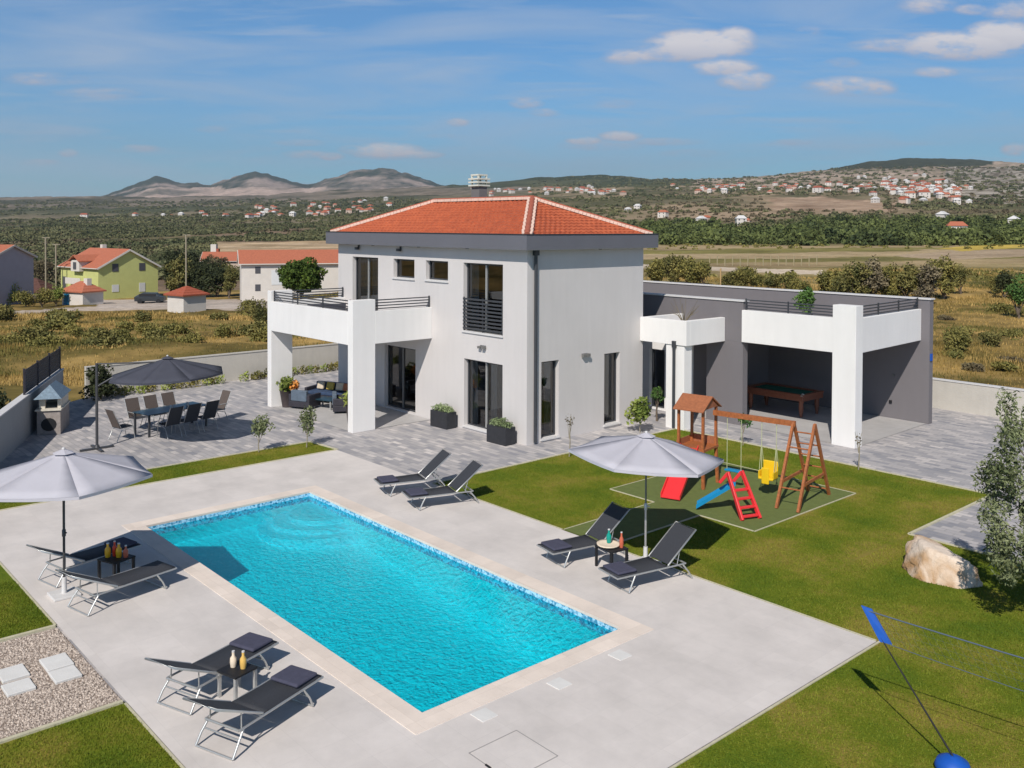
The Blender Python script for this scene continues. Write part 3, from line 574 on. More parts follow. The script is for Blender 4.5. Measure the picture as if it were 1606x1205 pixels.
def window(name, axis, fixed, a0, a1, z0, z1, sgn, mull=1, curt=None, depth=.16, sill=True, parent=villa, off=VL):
    f = MB(); fw = .065
    def bx(b, A0, A1, Z0, Z1, d0, d1):
        if axis == 'x': y0, y1 = sorted((fixed+d0*sgn, fixed+d1*sgn)); b.box(A0, A1, y0, y1, Z0, Z1)
        else: x0, x1 = sorted((fixed+d0*sgn, fixed+d1*sgn)); b.box(x0, x1, A0, A1, Z0, Z1)
    e = .003
    bx(f, a0+e, a0+fw, z0+e, z1-e, depth, depth+.07); bx(f, a1-fw, a1-e, z0+e, z1-e, depth, depth+.07); bx(f, a0+fw, a1-fw, z0+e, z0+fw, depth, depth+.07); bx(f, a0+fw, a1-fw, z1-fw, z1-e, depth, depth+.07)
    fo = f.build(name, M['anth'], parent); fo.location = off
    for k in range(mull): c = a0+(a1-a0)*(k+1)/(mull+1); mm_ = MB(); bx(mm_, c-.035, c+.035, z0+fw, z1-fw, depth-.012, depth+.065); mm_.build('mullion', M['lamp'] if name == 'glass_door' else M['alu'], fo)
    g = MB(); gy_ = fixed+(depth+.03)*sgn; q_ = ((a0+fw, z0+fw), (a1-fw, z0+fw), (a1-fw, z1-fw), (a0+fw, z1-fw))
    g.add([(a, gy_, z) if axis == 'x' else (gy_, a, z) for a, z in q_], [(0, 1, 2, 3)]); g.build('glass', M['glass'], fo)
    if curt:
        for (c0, c1) in curt:
            c = MB(); n = 26; A = a0+(a1-a0)*c0; B = a0+(a1-a0)*c1; vs = []
            for i in range(n+1):
                a = A+(B-A)*i/n; d = depth+.11+.03*math.sin(i*1.9)+.012*math.sin(i*4.7)
                for z in (z0+.05, z1-.05): vs.append((a, fixed+d*sgn, z) if axis == 'x' else (fixed+d*sgn, a, z))
            c.add(vs, [(2*i, 2*i+2, 2*i+3, 2*i+1) for i in range(n)], True); c.build('curtain', M['curtain'], fo)
    if sill:
        s = MB(); bx(s, a0-.04, a1+.04, z0-.05, z0-.002, -.05, .0); bx(s, a0+.002, a1-.002, z0+.0015, z0+.014, .0, depth); s.build('sill', M['cap'], fo)
    return fo
window('window', 'x', HY0, *opsL[0], 1, 1, [(.08, .42), (.55, .8)], sill=False); window('window', 'x', HY0, *opsL[1], 1, 0); window('window', 'x', HY0, *opsL[2], 1, 0)
fd = window('window', 'x', HY0, *opsL[3], 1, 1, [(.03, .26), (.84, .96)]); window('sliding_door', 'x', HY0, *opsL[4], 1, 1, [(.02, .22), (.55, .72)]); window('glass_door', 'x', HY0, *opsL[5], 1, 1, None, sill=False)
for ow in opsR: window('window', 'y', HX1, *ow, -1, 0, [(.5, .8)])
rl = MB(); 
for k in range(9): z = 3.46+k*.125; rl.box(-24.84, -22.79, HY0-.035, HY0-.010, z, z+.06)
for x in (-24.84, -23.83, -22.83): rl.box(x, x+.04, HY0-.0098, HY0+.02, 3.40, 4.55)
vp(rl, 'window_railing', M['anth'])
fa = MB(); ox0, ox1, oy0, oy1 = -33.45, -21.22, 19.36, 25.72
fa.box(ox0, ox1, oy0, oy0+.12, 6.24, 6.70).box(ox0, ox1, oy1-.12, oy1, 6.24, 6.70).box(ox0, ox0+.12, oy0+.12, oy1-.12, 6.24, 6.70).box(ox1-.12, ox1, oy0+.12, oy1-.12, 6.24, 6.70).box(ox0+.12, ox1-.12, oy0+.12, oy1-.12, 6.243, 6.32)
fo = vp(fa, 'fascia', M['fascia'])
ri = MB(); e = .015
ri.box(ox0-e, ox1+e, oy0-e, oy0+.14, 6.702, 6.735).box(ox0-e, ox1+e, oy1-.14, oy1+e, 6.702, 6.735).box(ox0-e, ox0+.14, oy0+.14, oy1-.14, 6.702, 6.735).box(ox1-.14, ox1+e, oy0+.14, oy1-.14, 6.702, 6.735)
ri.build('rim', M['rim'], fo)
st = MB(); st.box(ox0+.02, ox1-.02, oy0+.02, oy0+.05, 6.225, 6.239).box(ox1-.05, ox1-.02, oy0+.05, oy1-.02, 6.225, 6.239); st.build('drip_trim', M['cap'], fo)
# hipped roof with stepped tile courses
def hip(bm, x0, x1, y0, y1, z0, zr, steps, wave=True):
    hy = (y1-y0)/2; rx0, rx1 = x0+hy, x1-hy; ym = (y0+y1)/2
    sides = [((x0, y0), (x1, y0), (rx0, ym), (rx1, ym)), ((x1, y0), (x1, y1), (rx1, ym), (rx1, ym)), ((x1, y1), (x0, y1), (rx1, ym), (rx0, ym)), ((x0, y1), (x0, y0), (rx0, ym), (rx0, ym))]
    for (a, b, c, d) in sides:
        a, b, c, d = Vector((*a, z0)), Vector((*b, z0)), Vector((*c, zr)), Vector((*d, zr))
        for k in range(steps):
            t0, t1 = k/steps, (k+1)/steps; lift = .045
            l0, r0 = a.lerp(c, t0), b.lerp(d, t0); l1, r1 = a.lerp(c, t1), b.lerp(d, t1)
            L = (r0-l0).length; nseg = max(1, int(L/.12)) if wave else 1; lo = []; hi = []
            for i in range(nseg+1):
                s = i/nseg; wv = .018*math.cos(i*math.pi) if wave else 0
                p = l0.lerp(r0, s); q = l1.lerp(r1, s); lo.append(p+Vector((0, 0, lift+wv))); hi.append(q+Vector((0, 0, .006+wv)))
            n = nseg+1; bm.add(lo+hi+[l0.lerp(r0, i/nseg)+Vector((0, 0, -.004)) for i in range(n)], [(i, i+1, n+i+1, n+i) for i in range(nseg)]+[(2*n+i, 2*n+i+1, i+1, i) for i in range(nseg)])
    return rx0, rx1, ym
rf = MB(); e = .16; zr = 7.93; rx0, rx1, ym = hip(rf, ox0+e, ox1-e, oy0+e, oy1-e, 6.66, zr, 13)
ro = vp(rf, 'roof', M['roof'])
mo = MB(); ca_ = MB()
def ridge(p, q):
    p = Vector(p); q = Vector(q); d = (q-p); L = d.length; dn = d.normalized(); side = dn.cross(Vector((0, 0, 1))).normalized(); n = max(2, int(L/.14))
    for sgn in (-1, 1):
        for i in range(n):
            a = p.lerp(q, i/n); b = p.lerp(q, (i+.93)/n); off = side*sgn*(.135+.012*((i*7) % 3-1)); mo.bar(a+off+Vector((0, 0, .035)), b+off+Vector((0, 0, .035)), .075, .10)
    m = max(2, int(L/.34))
    for i in range(m): ca_.tube([p.lerp(q, i/m)+Vector((0, 0, .03)), p.lerp(q, (i+1.06)/m)+Vector((0, 0, .05))], [.105, .088], 10)
zc = 6.68
for c in ((ox0+e, oy0+e, rx0), (ox1-e, oy0+e, rx1), (ox1-e, oy1-e, rx1), (ox0+e, oy1-e, rx0)): ridge((c[0], c[1], zc), (c[2], ym, zr+.02))
ridge((rx0, ym, zr+.02), (rx1, ym, zr+.02))
mo.build('ridge_mortar', M['mortar'], ro); ca_.build('ridge_tile', mat('ridge_terracotta', (.36, .10, .06), .8, .2, 9), ro)
ch = MB().box(-28.72, -28.22, 23.2, 23.6, 7.3, 8.52); co = ch.build('chimney', mat('chimney_render', (.16, .15, .15), .8), ro)
cc = MB(); 
for k, (hw, z) in enumerate(((.31, 8.55), (.31, 8.68), (.31, 8.81), (.24, 8.97))): cc.box(-28.47-hw, -28.47+hw, 23.4-hw, 23.4+hw, z, z+.06)
for dx in (-.2, .2):
    for dy in (-.2, .2): cc.box(-28.47+dx-.03, -28.47+dx+.03, 23.4+dy-.03, 23.4+dy+.03, 8.52, 9.0)
cc.box(-28.53, -28.41, 23.34, 23.46, 8.52, 8.99); cc.build('chimney_cap', mat('cap_pale', (.62, .62, .55), .8), co)
dp = MB().tube([(HX1+.07, 20.05, .05), (HX1+.07, 20.05, 6.15)], .055, 10).box(HX1, HX1+.15, 19.97, 20.13, 6.05, 6.22); vp(dp, 'downpipe', M['anth'])
def wlamp(cx_, cy_, cz, ax):
    b = MB()
    if ax == 'x': b.box(cx_-.14, cx_+.14, cy_-.03, cy_, cz-.05, cz+.05); b.box(cx_-.17, cx_-.03, cy_-.13, cy_-.03, cz-.06, cz+.02); b.box(cx_+.03, cx_+.17, cy_-.13, cy_-.03, cz-.06, cz+.02)
    else: b.box(cx_, cx_+.03, cy_-.14, cy_+.14, cz-.05, cz+.05); b.box(cx_+.03, cx_+.13, cy_-.17, cy_-.03, cz-.06, cz+.04); b.box(cx_+.03, cx_+.13, cy_+.03, cy_+.17, cz-.06, cz+.04)
    return b
vp(wlamp(-23.77, HY0, 2.93, 'x'), 'wall_lamp', M['lamp']); vp(wlamp(HX1, 22.36, 2.66, 'y'), 'wall_lamp', M['lamp'])
for x in (-31.5, -28.6): vp(MB().box(x-.08, x+.08, HY0-.17, HY0-.05, 6.02, 6.12).box(x-.025, x+.025, HY0-.06, HY0, 6.08, 6.2), 'eaves_spotlight', M['anth'])
for x in (-30.2, -27.2, -24.4): vp(MB().lathe([(.06, 0), (.06, .03)], 10, (x, HY0-.2, 6.2)), 'downlight', M['anth'])
vp(MB().lathe([(.06, 0), (.06, .03)], 10, (HX1+.2, 22.9, 6.2)), 'downlight', M['anth'])
# balcony
BX0, BX1, BY0, BZ0, BZ1 = -32.8, -26.65, 16.44, 2.94, 4.06
bal = vp(MB().box(BX0+.25, BX1-.25, BY0+.25, HY0-.002, BZ0+.003, 3.22), 'balcony', M['white'])
pa = MB(); pa.box(BX0+.302, BX1-.302, BY0, BY0+.25, BZ0, BZ1).box(BX1-.25, BX1, BY0+.902, HY0-.003, BZ0, BZ1).box(BX0, BX0+.25, BY0+.902, HY0-.003, BZ0, BZ1); pa.build('parapet', M['white'], bal, .01)
for x0 in (BX0, BX1-.3): MB().box(x0, x0+.3, BY0, BY0+.9, 0, 4.46).build('column', M['white'], bal, .01)
def rail(pts, z0, z1, n=4):
    b = MB()
    for p, q in zip(pts[:-1], pts[1:]):
        for k in range(n): z = z0+(z1-z0)*(k+.5)/n; b.bar((p[0], p[1], z), (q[0], q[1], z), .03, .038)
        L = math.dist(p, q); m = max(1, round(L/1.6))
        for i in range(m+1): t = i/m; x = p[0]+(q[0]-p[0])*t; y = p[1]+(q[1]-p[1])*t; b.box(x-.02, x+.02, y-.02, y+.02, z0-.05, z1)
    return b
rail([(BX0+.34, BY0+.12), (BX1-.34, BY0+.12)], BZ1+.02, 4.47).build('railing', M['anth'], bal)
rail([(BX1-.12, BY0+.94), (BX1-.12, HY0-.05)], BZ1+.02, 4.47).build('railing', M['anth'], bal)
rail([(BX0+.12, BY0+.94), (BX0+.12, HY0-.05)], BZ1+.02, 4.47).build('railing', M['anth'], bal)
# ================================================================ ANNEX
ann = thing('annex', 'low flat roofed wing with grey walls, white beams and an open garage', 'building', (-14.7, 27.35, 0)); AL = (14.7, -27.35, 0)
def ap(b, name, m, bevel=0): o = b.build(name, m, ann, bevel); o.location = AL; return o
g1 = MB(); g1.box(-20.35, -18.80, 27.42, 27.70, 0, 2.94).box(-25.5, -18.80, 27.42, 27.70, 2.943, 4.36)
ew = MB(); wall_open(ew, 'x', 27.42, -25.5, -21.15, 0, 2.94, .28, [(-23.02, -22.28, .05, 2.3)], 1); ew.add([(-21.15, 27.42, 0), (-21.15, 27.70, 0), (-21.15, 27.70, 2.94), (-21.15, 27.42, 2.94)], [(0, 1, 2, 3)]); ap(ew, 'entrance_wall', M['white'])

ap(g1, 'wall', M['grey'])
bw = MB(); wall_open(bw, 'x', 32.72, -30.5, -14.66, 0, 4.42, .28, [], 1); bw.add([(-14.66, 32.72, 0), (-14.66, 33.0, 0), (-14.66, 33.0, 4.42), (-14.66, 32.72, 4.42)], [(0, 1, 2, 3)])
bw.box(-21.4, -21.2, 27.71, 32.715, 0, 2.94); ap(bw, 'rear_wall', M['grey'])
ap(MB().box(-25.5, -18.76, 27.38, 27.74, 4.363, 4.41).box(-30.5, -14.62, 32.68, 33.04, 4.423, 4.47), 'wall_cap', M['cap'])
ap(MB().prism([(-30.4, 27.71), (-14.75, 27.71), (-15.0, 32.71), (-30.4, 32.71)], 2.95, 3.2), 'roof_slab', M['porch'])
wf = window('door', 'x', 27.42, -23.02, -22.28, .05, 2.3, 1, 0, None, sill=False, parent=ann, off=AL)
ap(MB().box(-23.6, -21.7, 28.6, 28.7, 0, 2.9), 'inner_wall', M['dark'])
bm_ = MB(); bm_.box(-18.80, -15.352, 27.33, 27.60, 2.96, 4.08)
bm_.hexa([(-14.66, 27.77, 2.96), (-14.92, 27.77, 2.96), (-15.22, 32.715, 2.96), (-14.96, 32.715, 2.96)], [(-14.66, 27.77, 4.08), (-14.92, 27.77, 4.08), (-15.22, 32.715, 4.08), (-14.96, 32.715, 4.08)])
ap(bm_, 'beam', M['white'], .01)
ap(MB().box(-15.35, -14.55, 27.31, 27.76, 0, 4.50), 'pillar', M['white'], .01)
ap(rail([(-18.72, 27.47), (-15.4, 27.47)], 4.09, 4.48), 'railing', M['anth']); ap(rail([(-14.8, 27.8), (-15.08, 32.66)], 4.09, 4.48), 'railing', M['anth'])
cn = MB().box(-21.58, -19.58, 25.42, 27.4, 2.93, 3.1); cno = ap(cn, 'canopy', M['white'])
MB().box(-21.6, -19.55, 25.2, 25.41, 2.91, 3.76).box(-19.76, -19.55, 25.412, 27.41, 2.91, 3.76).box(-21.58, -21.38, 25.42, 27.41, 3.11, 3.76).build('parapet', M['white'], cno, .01)
MB().box(-20.45, -19.66, 25.24, 25.66, 0, 2.90).build('column', M['white'], cno, .01)
MB().box(-20.12, -19.98, 25.13, 25.23, 2.82, 3.05).tube([(-20.05, 25.17, .05), (-20.05, 25.17, 2.85)], .055, 10).build('downpipe', M['anth'], cno)
ap(MB().box(-16.1, -16.0, 32.68, 32.715, .55, .66), 'socket', M['black']); ap(MB().box(-16.0, -15.9, 32.68, 32.715, 1.55, 1.62), 'switch', M['lamp'])
ap(MB().box(-14.655, -14.62, 32.76, 32.9, 2.25, 2.5), 'house_plate', M['vblue'])
# pool table in the garage
pt = thing('pool_table', 'brown wooden pool table with green cloth standing in the open garage', 'pool table', (-19.3, 30.8, 0))
MB().box(-1.25, 1.25, -.70, .70, .62, .80).build('cabinet', M['pwood'], pt, .015); MB().box(-1.12, 1.12, -.57, .57, .795, .815).build('cloth', M['felt'], pt)
MB().box(-1.27, 1.27, -.72, -.58, .80, .87).box(-1.27, 1.27, .58, .72, .80, .87).box(-1.27, -1.13, -.58, .58, .80, .87).box(1.13, 1.27, -.58, .58, .80, .87).build('cushion_rail', M['pwood'], pt, .01)
for x in (-1.08, 1.08):
    for y in (-.54, .54): MB().lathe([(.06, 0), (.05, .06), (.09, .3), (.08, .5), (.1, .63)], 10, (x, y, 0)).build('leg', M['pwood'], pt)
MB().tube([(1.2, -.7, .80), (1.2, -.62, .88)], .06, 8).build('corner_cap', M['alu'], pt)
# ================================================================ PERIMETER WALLS
wv = Vector((-8.2, 4.0, 0)).normalized(); nv = Vector((-wv.y, wv.x, 0))*-1
def wallpath(name, label, pts, th, h, m, capm=None, cat='wall'):
    p0 = Vector((*pts[0], 0)); t = thing(name, label, cat, p0); b = MB(); c = MB()
    for p, q in zip(pts[:-1], pts[1:]):
        P, Q = Vector((*p, 0))-p0, Vector((*q, 0))-p0; b.bar(P+Vector((0, 0, h/2-.1)), Q+Vector((0, 0, h/2-.1)), th, h+.2); c.bar(P+Vector((0, 0, h+.02)), Q+Vector((0, 0, h+.02)), th+.05, .038)
    b.build('wall', m, t); c.build('wall_cap', capm or M['cap'], t); return t
wallpath('garden_wall', 'grey garden wall on the left running down beside the stone grill', [(-24.2, 3.66), (-38.28, 10.52)], .2, 1.36, M['concreteg'])
wallpath('garden_wall', 'long pale concrete wall behind the dining terrace and planting bed', [(-39.2, 11.7), (-39.2, 35.85)], .2, 1.2, M['concrete'], M['concrete'])
wallpath('garden_wall', 'pale concrete wall to the right of the garage, backing the grey paving', [(-38.9, 35.95), (-2, 35.95)], .22, 1.1, M['concrete'], M['cap'])
fn = thing('slat_fence', 'dark slatted fence panel standing on top of the left garden wall', 'fence', (-33.1, 7.99, 1.4))
fb = MB(); L_ = 5.65
for k in range(9): fb.bar(Vector((0, 0, .06+k*.088)), wv*L_+Vector((0, 0, .06+k*.088)), .02, .075)
fb.build('slat_panel', M['slat'], fn)
for k in range(4): q = wv*(L_*k/3); MB().box(q.x-.03, q.x+.03, q.y-.03, q.y+.03, -.0, .86).build('post', M['slat'], fn)
# ================================================================ SUN LOUNGERS
def lounger(angle, label, cushion):
    t = thing('sun_lounger', label, 'sun lounger', group='sun loungers around the pool')
    f = MB(); z = .32; r = .017
    for s in (-1, 1):
        x = s*.31; f.tube([(x, 0, z), (x, 1.66, z)], r, 8)
    f.tube([(-.31, 0, z), (.31, 0, z)], r, 8); f.tube([(-.31, 1.66, z), (.31, 1.66, z)], r, 8); f.tube([(-.31, 1.22, z), (.31, 1.22, z)], r, 8); f.build('frame', M['alu'], t)
    for (y0, y1) in ((.42, .25), (1.58, 1.80)):
        l = MB()
        for s in (-1, 1): l.tube([(s*.31, y0, z), (s*.335, (y0+y1)/2+(.02 if y1 > 1 else -.02), .16), (s*.34, y1, .017)], r, 8)
        l.tube([(-.34, y1, .017), (.34, y1, .017)], r*.9, 8); l.tube([(-.32, (y0*.6+y1*.4), .20), (.32, (y0*.6+y1*.4), .20)], r*.7, 6); l.build('leg', M['alu'], t)
    s_ = MB(); n = 12
    top = [(-.29, .01+1.19*i/n, z+.028-.018*math.sin(math.pi*i/n)) for i in range(n+1)]; v = []
    for (x, y, zz) in top: v += [(-.295, y, zz), (.295, y, zz), (.295, y, zz-.012), (-.295, y, zz-.012)]
    s_.add(v, [(4*i+a, 4*i+(a+1) % 4, 4*i+4+(a+1) % 4, 4*i+4+a) for i in range(n) for a in range(4)]+[(3, 2, 1, 0), (4*n, 4*n+1, 4*n+2, 4*n+3)], True); s_.build('seat', M['sling'], t)
    ca, sa = math.cos(angle), math.sin(angle)
    def bp(x, d, h=0): return (x, 1.22+d*ca-h*sa, z+.03+d*sa+h*ca)
    b = MB(); b.hexa([bp(-.285, .02, -.006), bp(.285, .02, -.006), bp(.285, .90, -.006), bp(-.285, .90, -.006)], [bp(-.285, .02, .008), bp(.285, .02, .008), bp(.285, .90, .008), bp(-.285, .90, .008)]); bo = b.build('backrest', M['sling'], t)
    k = MB(); k.tube([bp(-.3, 0), bp(-.3, .92), bp(.3, .92), bp(.3, 0)], r, 8)
    for s in (-1, 1): k.tube([bp(s*.28, .42), (s*.29, 1.45 if angle > .5 else 1.6, z-.02)], .010, 6)
    k.build('back_frame', M['alu'], bo)
    if cushion:
        c = MB(); c.box(-.26, .26, .05, .50, z+.03, z+.085); c.build('cushion', M['cushion'], t, .025)
    return t
def place(o, x, y, dx, dy, label):
    o.location = (x, y, .016); o.rotation_euler = (0, 0, math.atan2(-dx, dy)); o['label'] = label
la = lounger(R_(40), 'x', True); lb = lounger(R_(27), 'x', True); lc = lounger(R_(27), 'x', False)
place(la, -11.93, 13.03, .2, .98, 'dark sun lounger with raised back under the right umbrella, nearer the camera')
o = copy_tree(la); place(o, -13.67, 13.02, .2, .98, 'dark sun lounger with raised back left of the side table by the play lawn')
o = copy_tree(la); place(o, -18.69, 13.05, .3, .953, 'dark sun lounger at the far pool edge, right one overhanging the grass')
o = copy_tree(la); place(o, -20.13, 13.16, .3, .953, 'dark sun lounger at the far pool edge, left one beside the stone paving')
place(lb, -13.67, 6.78, .336, -.942, 'dark sun lounger with folded cushion in the front left pair, farther from the camera')
o = copy_tree(lb); place(o, -12.22, 6.75, .336, -.942, 'dark sun lounger with folded cushion at the very front, nearest the camera')
o = copy_tree(lb); place(o, -19.64, 6.79, .218, -.976, 'dark sun lounger behind the juice table in the shade of the left umbrella')
place(lc, -17.9, 6.84, .218, -.976, 'dark sun lounger without cushion in front of the juice table, half shaded')
# ================================================================ SIDE TABLES AND DRINKS
def side_table(label, loc, rz, w, d, h, lm='black'):
    t = thing('side_table', label, 'side table', loc, rz, 'side tables beside the loungers')
    MB().box(-w/2, w/2, -d/2, d/2, h-.03, h).build('table_top', M['black'], t, .005)
    for x in (-w/2+.03, w/2-.03):
        for y in (-d/2+.03, d/2-.03): MB().box(x-.022, x+.022, y-.022, y+.022, 0, h-.031).build('leg', M[lm], t)
    return t
side_table('black side table holding glasses of orange juice under the left umbrella', (-18.62, 6.12, .016), R_(-70), .5, .5, .44)
side_table('black side table holding a cream tray between the two right loungers', (-12.68, 13.95, .016), R_(-8), .55, .45, .44)
side_table('low silver legged side table between the two front loungers, with pale bottles', (-12.85, 5.95, .016), R_(15), .42, .42, .40, 'alu')
def glassware(name, label, cat, loc, m, h=.22, r=.045, grp=None):
    t = thing(name, label, cat, loc, 0, grp); MB().lathe([(r*.8, 0), (r, h*.3), (r*.95, h*.6), (r*.4, h*.78), (r*.42, h)], 12).build('body', m, t); MB().lathe([(r*.45, h), (r*.45, h+.02)], 10).build('rim', M['cap'], t)
gl = 'drinks on the side tables'
glassware('juice_carafe', 'yellow juice carafe at the left on the table under the left umbrella', 'carafe', (-18.75, 6.0, .456), M['juice'], .26, .06, gl)
glassware('juice_carafe', 'yellow juice carafe at the centre of the table under the left umbrella', 'carafe', (-18.6, 6.16, .456), M['juice'], .26, .06, gl)
glassware('drink_bottle', 'red bottle beside the juice carafes under the left umbrella', 'bottle', (-18.72, 6.12, .456), M['juicer'], .28, .045, gl)
glassware('drink_bottle', 'red and clear bottle at the right end of the juice table', 'bottle', (-18.5, 6.26, .456), M['copper'], .22, .05, gl)
glassware('drink_bottle', 'teal green bottle on the cream tray between the right loungers', 'bottle', (-12.78, 13.98, .50), M['teal'], .26, .055, gl)
glassware('drink_bottle', 'copper red bottle on the table between the right loungers', 'bottle', (-12.5, 14.05, .456), M['copper'], .30, .045, gl)
glassware('drink_bottle', 'pale yellow bottle on the front low table, left of the pair', 'bottle', (-12.94, 5.93, .416), M['towel'], .22, .05, gl)
glassware('juice_carafe', 'orange juice carafe on the front low table', 'carafe', (-12.80, 6.02, .416), mat('juice_pale', (.72, .45, .12), .3), .24, .05, gl)
tr = MB().lathe([(.16, 0), (.235, .02), (.24, .05), (.2, .035), (.0, .035)], 20).build('tray', M['towel'], None, 0, (-12.75, 13.93, .458)); tag(tr, 'round cream tray on the black table between the right loungers', 'tray')
# ================================================================ UMBRELLAS
def umbrella(label, loc, R, sides, a0, zr, za, m, tilt=(0, 0), pm='pole', bends=8, grp='patio umbrellas', crank=True):
    t = thing('patio_umbrella', label, 'umbrella', loc, 0, grp); V = []; Fq = []; N = 6
    def P(k, s, j):   # sector k, along edge s 0..1, radial j/N
        a = a0+2*math.pi*k/sides; b = a0+2*math.pi*(k+1)/sides; q = j/N; ea = Vector((math.cos(a), math.sin(a), 0)); eb = Vector((math.cos(b), math.sin(b), 0)); e = ea.lerp(eb, s)*R*q
        z = za-(za-zr)*(q**1.03)-.035*math.sin(math.pi*s)*q*(1-.3*q)*1.0
        return Vector((e.x, e.y, z))+Vector((0, 0, e.x*tilt[0]+e.y*tilt[1]))
    cb = MB(); S = 4
    for k in range(sides):
        vs = [P(k, i/S, j) for j in range(N+1) for i in range(S+1)]; w = S+1
        cb.add(vs, [(j*w+i, j*w+i+1, (j+1)*w+i+1, (j+1)*w+i) for j in range(N) for i in range(S)], True)
        e = [P(k, i/S, N) for i in range(S+1)]; lo = [p-Vector((0, 0, .05)) for p in e]; cb.add(e+lo, [(i, i+1, w+i+1, w+i) for i in range(S)])
    co = cb.build('canopy', m, t); md = co.modifiers.new('s', 'SOLIDIFY'); md.thickness = .006
    v_ = MB(); v_.add([Vector((math.cos(a0+2*math.pi*k/sides)*.2, math.sin(a0+2*math.pi*k/sides)*.2, za-.01)) for k in range(sides)]+[Vector((0, 0, za+.07))], [(k, (k+1) % sides, sides) for k in range(sides)]); v_.build('vent', m, co)
    MB().lathe([(.03, 0), (.035, .015), (.015, .035)], 8, (0, 0, za+.06)).build('finial', M['cap'], co)
    for k in range(sides):
        r_ = MB(); r_.tube([P(k, 0, 0)-Vector((0, 0, .03)), P(k, 0, N)-Vector((0, 0, .025))], .009, 5); m1 = P(k, 0, 3)-Vector((0, 0, .03)); r_.tube([m1, (0, 0, zr-.25)], .007, 5); r_.build('rib', M[pm], t)
    return t
def pole(t, h, m, base=True, split=None):
    MB().tube([(0, 0, .02), (0, 0, split or h)], .024, 10).build('pole', M[m], t)
    if split: MB().tube([(0, 0, split), (0, 0, h)], .019, 10).build('upper_pole', M['poleg'], t)
    MB().lathe([(.035, 0), (.035, .12), (.02, .14)], 10, (0, 0, 1.12)).tube([(0, 0, 1.2), (.09, .02, 1.2)], .014, 6).build('crank', M['pole'] if m == 'pole' else M['alu'], t)
    if base: MB().box(-.24, .24, -.24, .24, 0, .05).lathe([(.05, .05), (.045, .35)], 10).build('base', M['cap'], t, .012)
u1 = umbrella('light grey hexagonal umbrella shading the two loungers by the play lawn', (-12.38, 14.66, .014), 1.6, 6, R_(48), 2.27, 2.66, M['canopy'], (-.04, -.045), 'poleg'); pole(u1, 2.6, 'alu', True, 1.15)
u2 = umbrella('light grey hexagonal umbrella shading the juice table at the left edge', (-18.47, 5.12, .014), 1.62, 6, R_(53), 2.26, 2.70, M['canopy'], (0, 0), 'pole'); pole(u2, 2.64, 'pole')
u3 = umbrella('dark slate cantilever umbrella hanging over the dining table', (-28.95, 11.1, 0), 1.78, 8, R_(0), 2.28, 2.78, M['canopyd'], (.02, .03), 'pole')
px_, py_ = -29.9+28.95, 9.26-11.1
MB().tube([(px_, py_, .05), (px_, py_, 2.68)], .042, 12).build('pole', M['pole'], u3)
MB().tube([(px_, py_, 1.95), (px_*.8, py_*.8, 2.2), (px_*.5, py_*.5, 2.32), (0, 0, 2.40)], .026, 8).tube([(px_, py_, 2.66), (px_*.5, py_*.5, 2.66), (0, 0, 2.66)], .022, 8).build('arm', M['pole'], u3)
MB().box(px_-.5, px_+.5, py_-.04, py_+.04, 0, .06).box(px_-.04, px_+.04, py_-.5, py_+.5, .0, .062).lathe([(.09, .06), (.06, .14)], 10, (px_, py_, 0)).build('base', M['pole'], u3)
# ================================================================ DINING SET
dt_dir = R_(11.5)
dt = thing('dining_table', 'long dark glass topped dining table under the slate umbrella', 'table', (-31.1, 12.05, 0), dt_dir)
MB().box(-.48, .48, -1.15, 1.15, .715, .745).build('table_top', M['tblue'], dt, .006)
for x in (-.42, .42):
    for y in (-1.08, 1.08): MB().box(x-.03, x+.03, y-.03, y+.03, 0, .714).build('leg', M['anth'], dt)
def chair(label):
    t = thing('dining_chair', label, 'chair', group='chairs around the dining table')
    MB().hexa([(-.24, -.24, .41), (.24, -.24, .41), (.24, .22, .43), (-.24, .22, .43)], [(-.24, -.24, .43), (.24, -.24, .43), (.24, .22, .45), (-.24, .22, .45)]).build('seat', M['sling'], t)
    MB().hexa([(-.24, -.24, .43), (.24, -.24, .43), (.24, -.48, 1.03), (-.24, -.48, 1.03)], [(-.24, -.225, .43), (.24, -.225, .43), (.24, -.465, 1.03), (-.24, -.465, 1.03)]).build('backrest', M['slingb'], t)
    for s in (-1, 1):
        MB().tube([(s*.26, .26, .012), (s*.26, .20, .42), (s*.26, .12, .63), (s*.26, -.31, .63)], .013, 6).tube([(s*.26, -.36, .012), (s*.26, -.2, .35), (s*.26, .2, .43)], .013, 6).tube([(s*.25, -.2, .40), (s*.25, -.49, 1.05)], .013, 6).build('side_frame', M['alu'], t)
    return t
ch0 = chair('x'); D_ = Matrix.Rotation(dt_dir, 3, 'Z')
spots = [((0, -1.75), 0, 'brown sling chair at the left head of the dining table, beside the umbrella pole'), ((0, 1.75), math.pi, 'brown sling chair at the right head of the dining table'),
         ((-.85, -.68), -math.pi/2, 'brown sling chair behind the dining table, leftmost of three'), ((-.85, 0), -math.pi/2, 'brown sling chair behind the dining table, middle of three'), ((-.85, .68), -math.pi/2, 'brown sling chair behind the dining table, rightmost of three'),
         ((.82, -.62), math.pi/2, 'sling chair on the near side of the dining table, leftmost'), ((.82, .05), math.pi/2, 'sling chair on the near side of the dining table, middle'), ((.82, .75), math.pi/2, 'sling chair on the near side of the dining table, rightmost')]
